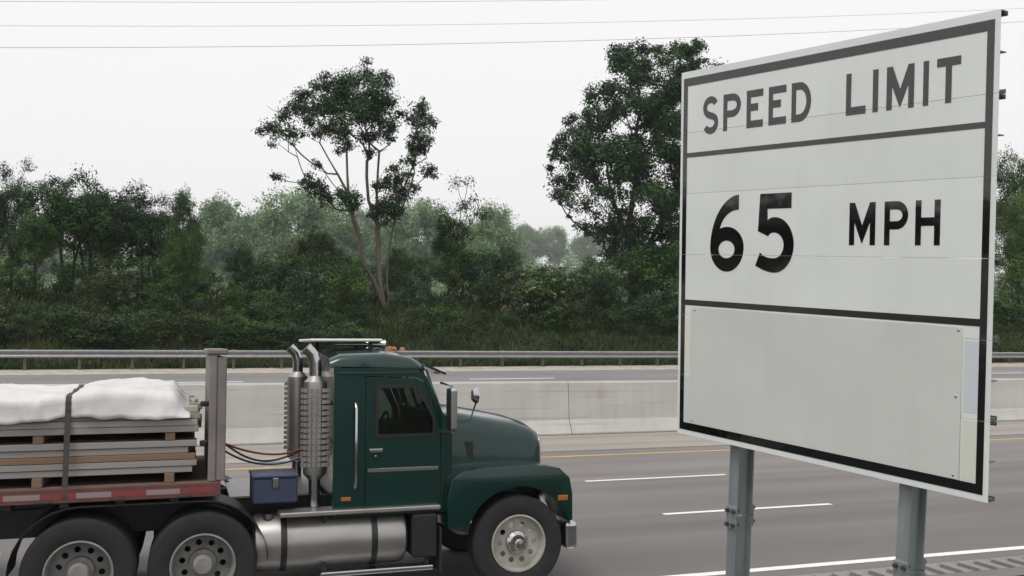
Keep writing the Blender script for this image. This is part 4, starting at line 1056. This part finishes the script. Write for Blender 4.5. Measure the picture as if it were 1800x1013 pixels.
place('sapling', T_SAPL, 'mid', 'thin sapling with a sparse crown standing up to the right of the open-crowned tree', 'sapling', 812, 55, 312, 6.0, 1.0)
place('crest_tree', T_ROUND, 'dark', 'dark leafy tree under the thin sapling', 'tree', 790, 56, 385, 9.0, .75, TG)
place('crest_tree', T_SUMAC, 'dark', 'low dark tree right behind the pale forked trunks', 'tree', 700, 57, 438, 7.6, .7, TG)
place('crest_tree', T_SUMAC, 'mid', 'green low tree between the thin sapling and the blossoming shrub', 'tree', 885, 57, 436, 7.6, .8, TG)
place('crest_tree', T_SUMAC, 'dark', 'dark low tree tucked under the tallest dense tree, touching the sign edge', 'tree', 1165, 55, 430, 7.6, .9, TG)
place('round_tree', T_ROUND, 'mid', 'bushy green tree right of the sign, at the photo edge', 'tree', 1818, 56, 285, 9.0, .85, TG)
place('round_tree', T_ROUND, 'light', 'lighter green tree at the right edge, lower than the bushy one beside it', 'tree', 1792, 53, 350, 9.0, .7, TG)
for px, Y, lb in ((1290, 57, 'dark tree behind the left third of the sign board'), (1400, 56, 'dark tree behind the numerals of the sign board'), (1520, 58, 'dark tree behind the middle of the sign board'), (1640, 56, 'dark tree behind the right third of the sign board')):
    place('hidden_tree', T_ROUND, 'dark', lb, 'tree', px, Y, 330, 9.0, 1.25, 'trees hidden behind the sign')
# shrubs on the face of the bank
SG = 'shrubs on the face of the bank'
def where(px):
    for lim, t in ((70, 'at the left photo edge'), (160, 'under the flat-topped dark trees'), (250, 'right of the flat-topped trees'), (340, 'under the round dark tree'), (430, 'below the leftmost hazy tree'), (520, 'below the hazy dip'),
                   (600, 'farther left of the pale trunks'), (665, 'just left of the pale trunks'), (740, 'just right of the pale trunks'), (800, 'under the thin sapling'), (860, 'right of the thin sapling'), (940, 'left of the blossoming shrub'), (1030, 'beside the blossoming shrub'),
                   (1100, 'left of the dense tree trunk'), (1160, 'under the tallest dense tree'), (1260, 'against the sign edge'), (1740, 'behind the sign board')):
        if px < lim: return t
    return 'at the right photo edge'
TONE = {'dark': 'dark', 'mid': 'green', 'light': 'yellow-green', 'olive': 'olive', 'blue': 'bluish green'}
SPEC = []
def shrub(*a): SPEC.append(a)
for px in range(-70, 1260, 62):            # back row, tall
    t = 448 + 20 * math.sin(px * .021) + rp_.uniform(-14, 16)
    if 920 < px < 1050: t = 468
    shrub(B_TALL, 4.4, px + rp_.uniform(-14, 14), 54 + rp_.uniform(-.8, .8), t, rp_.choice(['dark', 'mid', 'olive', 'mid']), 'tall', 'high on the bank', 1.15)
for px in range(-60, 1270, 66):            # middle row
    t = 488 + 16 * math.sin(px * .017 + 1) + rp_.uniform(-16, 16)
    if 640 < px < 710: continue
    shrub(B_TALL, 4.4, px + rp_.uniform(-16, 16), 51.2 + rp_.uniform(-.8, .8), t, rp_.choice(['dark', 'mid', 'dark', 'olive', 'blue', 'light' if 360 < px < 500 or 820 < px < 900 else 'mid']), 'broad', 'halfway up the bank', 1.3)
for px in range(-50, 1270, 56):            # lower row
    if 640 < px < 700: continue
    t = 534 + rp_.uniform(-16, 14)
    shrub(B_BUSH, 2.6, px + rp_.uniform(-18, 18), 48.6 + rp_.uniform(-.9, .9), t, rp_.choice(['dark', 'dark', 'olive', 'mid', 'blue']), 'low', 'low on the bank', 1.25)
for (px, Y, top, lm) in ((735, 46.6, 540, 'dark'), (825, 46.3, 545, 'olive'), (70, 47, 560, 'olive'), (190, 46.5, 566, 'dark'), (320, 46.8, 560, 'olive'), (470, 46.6, 565, 'mid'), (560, 46.3, 570, 'olive'), (920, 46.4, 568, 'olive'), (1020, 46.2, 570, 'mid'), (1130, 46.5, 566, 'dark'), (20, 45.6, 572, 'dark'), (130, 45.8, 574, 'dark'), (255, 45.5, 574, 'mid'), (390, 45.6, 572, 'dark'), (520, 45.4, 578, 'dark'), (615, 45.6, 576, 'mid'), (780, 45.4, 566, 'dark'), (870, 45.2, 578, 'olive'), (970, 45.3, 580, 'mid'), (1075, 45.3, 578, 'olive')):
    shrub(B_WISP, 2.2, px, Y, top, lm, 'small wispy', 'above the guardrail', 1.5)
for k, px in enumerate(range(-40, 640, 52)):
    shrub(B_BUSH, 2.6, px + rp_.uniform(-15, 15), 45.4 + rp_.uniform(-.6, .6), 553 + rp_.uniform(-10, 12) + max(0, px - 330) * .06, rp_.choice(['dark', 'dark', 'mid', 'blue', 'olive']), 'squat', 'above the guardrail', 1.5)
for px in (1770, 1830, 1890):
    shrub(B_BUSH, 2.6, px, 49 + rp_.uniform(-1, 2), 520 + rp_.uniform(-20, 20), rp_.choice(['light', 'mid']), 'low', 'low on the bank', 1.3)
    shrub(B_TALL, 4.4, px + 20, 52 + rp_.uniform(-1, 1), 455 + rp_.uniform(-20, 20), rp_.choice(['light', 'mid']), 'tall', 'high on the bank', 1.2)
for px in range(1300, 1740, 90):
    shrub(B_TALL, 4.4, px, 52, 470, 'dark', 'broad', 'halfway up the bank', 1.4)
by = {}
for sp in SPEC:
    arch, hgt, px, Y, top, lm, size, row = sp[:8]; by.setdefault(f'{size} {TONE[lm]} shrub {where(px)}, {row}', []).append(sp)
ORD = {1: [''], 2: ['left-hand ', 'right-hand '], 3: ['leftmost ', 'middle ', 'rightmost '], 4: ['leftmost ', 'second ', 'third ', 'rightmost '], 5: ['leftmost ', 'second ', 'third ', 'fourth ', 'rightmost '], 6: ['leftmost ', 'second ', 'third ', 'fourth ', 'fifth ', 'rightmost ']}
for lab, sps in by.items():
    sps.sort(key=lambda q: q[2])
    for od, sp in zip(ORD[len(sps)], sps):
        arch, hgt, px, Y, top, lm, size, row = sp[:8]
        place('shrub', arch, lm, od + lab, 'shrub', px, Y, top, hgt, sp[8] if len(sp) > 8 else 1.0, SG)
# blossoming shrub: pale flower heads over the leaves
def blossoms(arch_i, seed, lsz=.10, n=190):
    tm, cm = B_TALL[arch_i]; co = np.empty(len(cm.vertices) * 3, np.float32); cm.vertices.foreach_get('co', co); co = co.reshape(-1, 4, 3).mean(1)
    rg = np.random.default_rng(seed); sel = co[rg.choice(len(co), n, replace=False)]; cen = np.array([0, 0, 2.2])
    d = unit(sel - cen); C_ = np.repeat(sel + d * .12, 9, axis=0) + rg.normal(0, .075, (n * 9, 3)); O_ = np.repeat(d, 9, axis=0)
    return mesh_np('blossom', *leaves(C_, O_, np.full(len(C_), lsz) * rg.uniform(.6, 1.3, len(C_)), np.clip(rg.normal(.5, .2, len(C_)), 0, 1), .8, rg))
BL = [blossoms(0, 5), blossoms(1, 6)]
for i, (px, Y, top, sx, lb) in enumerate(((955, 50.0, 476, 1.45, 'large shrub covered in cream blossom between the sapling and the dense tree'), (1045, 54.6, 446, .8, 'pale blossoming shrub on the crest left of the dense tree trunk'), (890, 50.5, 500, .9, 'smaller blossoming shrub at the left foot of the large blossoming one'))):
    loc = on_bank(px, Y); zt = float(on_y(px, top, Y)[2]); s = (zt - loc[2]) / 4.4; tm, cm = B_TALL[i % 2]
    o = plant('blossoming_shrub', tm, cm, M['bark_dark'], LM['mid'], lb, 'shrub', loc, rp_.uniform(0, 6.28), (s * sx, s * sx, s))
    bl = link('blossom', BL[i % 2], o)
    if not BL[i % 2].materials: BL[i % 2].materials.append(LM['blossom'])
# hazy trees on the far hillside
HG = 'hazy trees on the far hillside'
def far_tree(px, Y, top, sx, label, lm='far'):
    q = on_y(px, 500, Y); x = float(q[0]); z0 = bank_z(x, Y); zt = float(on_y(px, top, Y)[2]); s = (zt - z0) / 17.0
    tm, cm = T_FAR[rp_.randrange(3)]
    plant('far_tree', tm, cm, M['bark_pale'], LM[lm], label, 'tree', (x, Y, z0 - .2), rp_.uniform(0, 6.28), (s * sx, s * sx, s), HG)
for px, Y, top, sx, lb in ((395, 235, 345, 1.0, 'hazy pale green tree right of the round dark tree'), (445, 265, 368, .9, 'hazy tree in the dip between two rounder hazy trees'), (520, 225, 326, 1.05, 'tall hazy tree just behind the left side of the open-crowned tree'), (585, 250, 352, 1.0, 'hazy tree behind the left fork of the open-crowned tree'),
                         (650, 270, 372, 1.0, 'hazy tree seen between the forked trunks'), (735, 230, 346, 1.0, 'hazy round tree right behind the right side of the open-crowned tree'), (868, 215, 362, .95, 'hazy yellowish tree right of the thin sapling'), (825, 260, 392, 1.0, 'hazy tree behind the thin sapling'),
                         (930, 610, 392, 1.1, 'faint blue tree right of the yellowish hazy tree'), (975, 640, 396, 1.1, 'faint blue tree in the middle of the gap left of the dense tree'), (1030, 600, 405, 1.1, 'faint blue tree behind the lower left of the dense tree'),
                         (345, 260, 385, 1.0, 'hazy tree half hidden behind the round dark tree'), (1085, 620, 398, 1.0, 'faint tree behind the trunk of the dense tree'), (290, 300, 410, 1.0, 'faint tree glimpsed behind the left group'), (170, 290, 412, 1.1, 'faint tree glimpsed through the flat-topped trees'), (60, 280, 405, 1.1, 'faint tree at the far left behind the slender tree')):
    far_tree(px, Y, top, sx, lb)
# the wood that closes the view along the hillside (one mass)
rg = np.random.default_rng(17); cl = []
for k in range(1300):
    x = rg.uniform(-420, 480); Y = rg.uniform(300, 700) if k % 2 else rg.uniform(150, 300); 
    px_ = None; z = bank_z(x, Y)
    hh = rg.uniform(3, 8) if Y < 300 else rg.uniform(4, 10)
    for _ in range(3): cl.append((x + rg.normal(0, 2.5), Y + rg.normal(0, 2), z + rg.uniform(.5, 1) * hh, rg.uniform(2.0, 3.6)))
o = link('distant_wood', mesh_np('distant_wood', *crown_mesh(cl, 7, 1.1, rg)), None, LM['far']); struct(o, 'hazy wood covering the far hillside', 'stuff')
# the bank's wood runs on to the left along the road (met in the sign's sheen)
cl = []
for k in range(430):
    x = rg.uniform(-330, -16); Y = rg.uniform(47, 64); z = bank_z(x, Y)
    top = 8.4 + 1.4 * math.sin(x * .07) + 1.0 * math.sin(x * .19 + 1)
    for _ in range(3): cl.append((x + rg.normal(0, 1.4), Y + rg.normal(0, 1.4), z + rg.uniform(.1, 1) * top * (.5 + .5 * (Y - 47) / 17), rg.uniform(1.1, 2.2)))
o = link('roadside_wood', mesh_np('roadside_wood', *crown_mesh(cl, 14, .75, rg)), None, LM['dark']); struct(o, 'wood along the bank farther down the road to the left', 'stuff')
# rough grass and weeds on the bank
def grass(n, x0, x1, y0, y1, h, rng, wd=.022):
    x = rng.uniform(x0, x1, n); y = y0 + (y1 - y0) * rng.uniform(0, 1, n) ** 1.2
    clump = .5 + .5 * np.sin(x * 1.7 + 2 * np.sin(y * 1.3)) * np.sin(y * 2.1 + x * .4)
    keep = rng.uniform(0, 1, n) < .45 + .55 * clump; x, y, clump = x[keep], y[keep], clump[keep]; n = len(x)
    z = np.array([bank_z(a, b) for a, b in zip(x, y)]) - .03; H = h * rng.uniform(.4, 1.15, n) * (.6 + .6 * clump)
    a = rng.uniform(0, 6.28, n); b = rng.normal(0, .35, (n, 2)) * H[:, None]; s = wd * rng.uniform(.6, 1.5, n)
    v = np.empty((n, 4, 3)); dx, dy = np.cos(a) * s, np.sin(a) * s
    v[:, 0] = np.stack([x - dx, y - dy, z], 1); v[:, 1] = np.stack([x + dx, y + dy, z], 1)
    v[:, 2] = np.stack([x + b[:, 0] * .45 + dx * .7, y + b[:, 1] * .45 + dy * .7, z + H * .6], 1); v[:, 3] = np.stack([x + b[:, 0], y + b[:, 1], z + H], 1)
    t = np.clip(rng.normal(.45, .2, n) + .25 * (np.sin(x * .9 + y) > .55), 0, 1)
    return v.reshape(-1, 3), np.arange(n * 4).reshape(n, 4), np.repeat(t, 4)
GM = leaf_mat('rough grass', (.016, .036, .008), (.040, .068, .016), (.095, .098, .034), .15)
g1 = grass(120000, -14, 62, 41.2, 49.5, .42, np.random.default_rng(3)); g2 = grass(26000, -16, 66, 49, 57, .7, np.random.default_rng(5), .03)
o = link('grass', mesh_np('grass', np.concatenate([g1[0], g2[0]]), np.concatenate([g1[1], g2[1] + len(g1[0])]), np.concatenate([g1[2], g2[2]])), None, GM)
struct(o, 'rough grass and weeds growing on the bank behind the guardrail', 'stuff')

# ------------------------------------------------------------------ overhead wires
M['wire'] = mat('weathered cable', (.16, .16, .165), .6, metal=.4)
YW = 72.0
def wire(pix, r, label):
    pts = [on_y(x, y, YW) for x, y in pix]; xs_ = np.array([p[0] for p in pts]); zs_ = np.array([p[2] for p in pts]); cf = np.polyfit(xs_, zs_, 2)
    X = np.linspace(-45, 120, 60); o = link('power_line', tube([(x, YW, float(np.polyval(cf, x))) for x in X], r, 5), None, M['wire'])
    tag(o, label, 'power line', 'power lines across the sky')
wire([(0, 85), (450, 81), (900, 74), (1250, 65), (1480, 57), (1790, 38)], .016, 'lowest and darkest of the thin power lines across the sky')
wire([(0, 46), (450, 46), (900, 41), (1200, 36), (1480, 30), (1780, 15)], .012, 'middle thin power line across the sky')
wire([(0, 3), (450, 3.5), (900, 2), (1200, -2), (1480, -9)], .012, 'topmost faint power line at the upper edge of the photo')

# ------------------------------------------------------------------ haze
hz = link('haze', box(-900, 900, -120, 840, -4, 110), None, None); hz['kind'] = 'stuff'; hz['label'] = 'thin summer haze that pales the far hillside'
hm = bpy.data.materials.new('haze'); hm.use_nodes = True; n = hm.node_tree; n.nodes.remove(n.nodes['Principled BSDF'])
pv = n.nodes.new('ShaderNodeVolumePrincipled'); pv.inputs['Color'].default_value = (.93, .96, 1.0, 1); pv.inputs['Density'].default_value = .00035; pv.inputs['Anisotropy'].default_value = .2
n.links.new(pv.outputs[0], n.nodes['Material Output'].inputs['Volume']); hz.data.materials.append(hm)
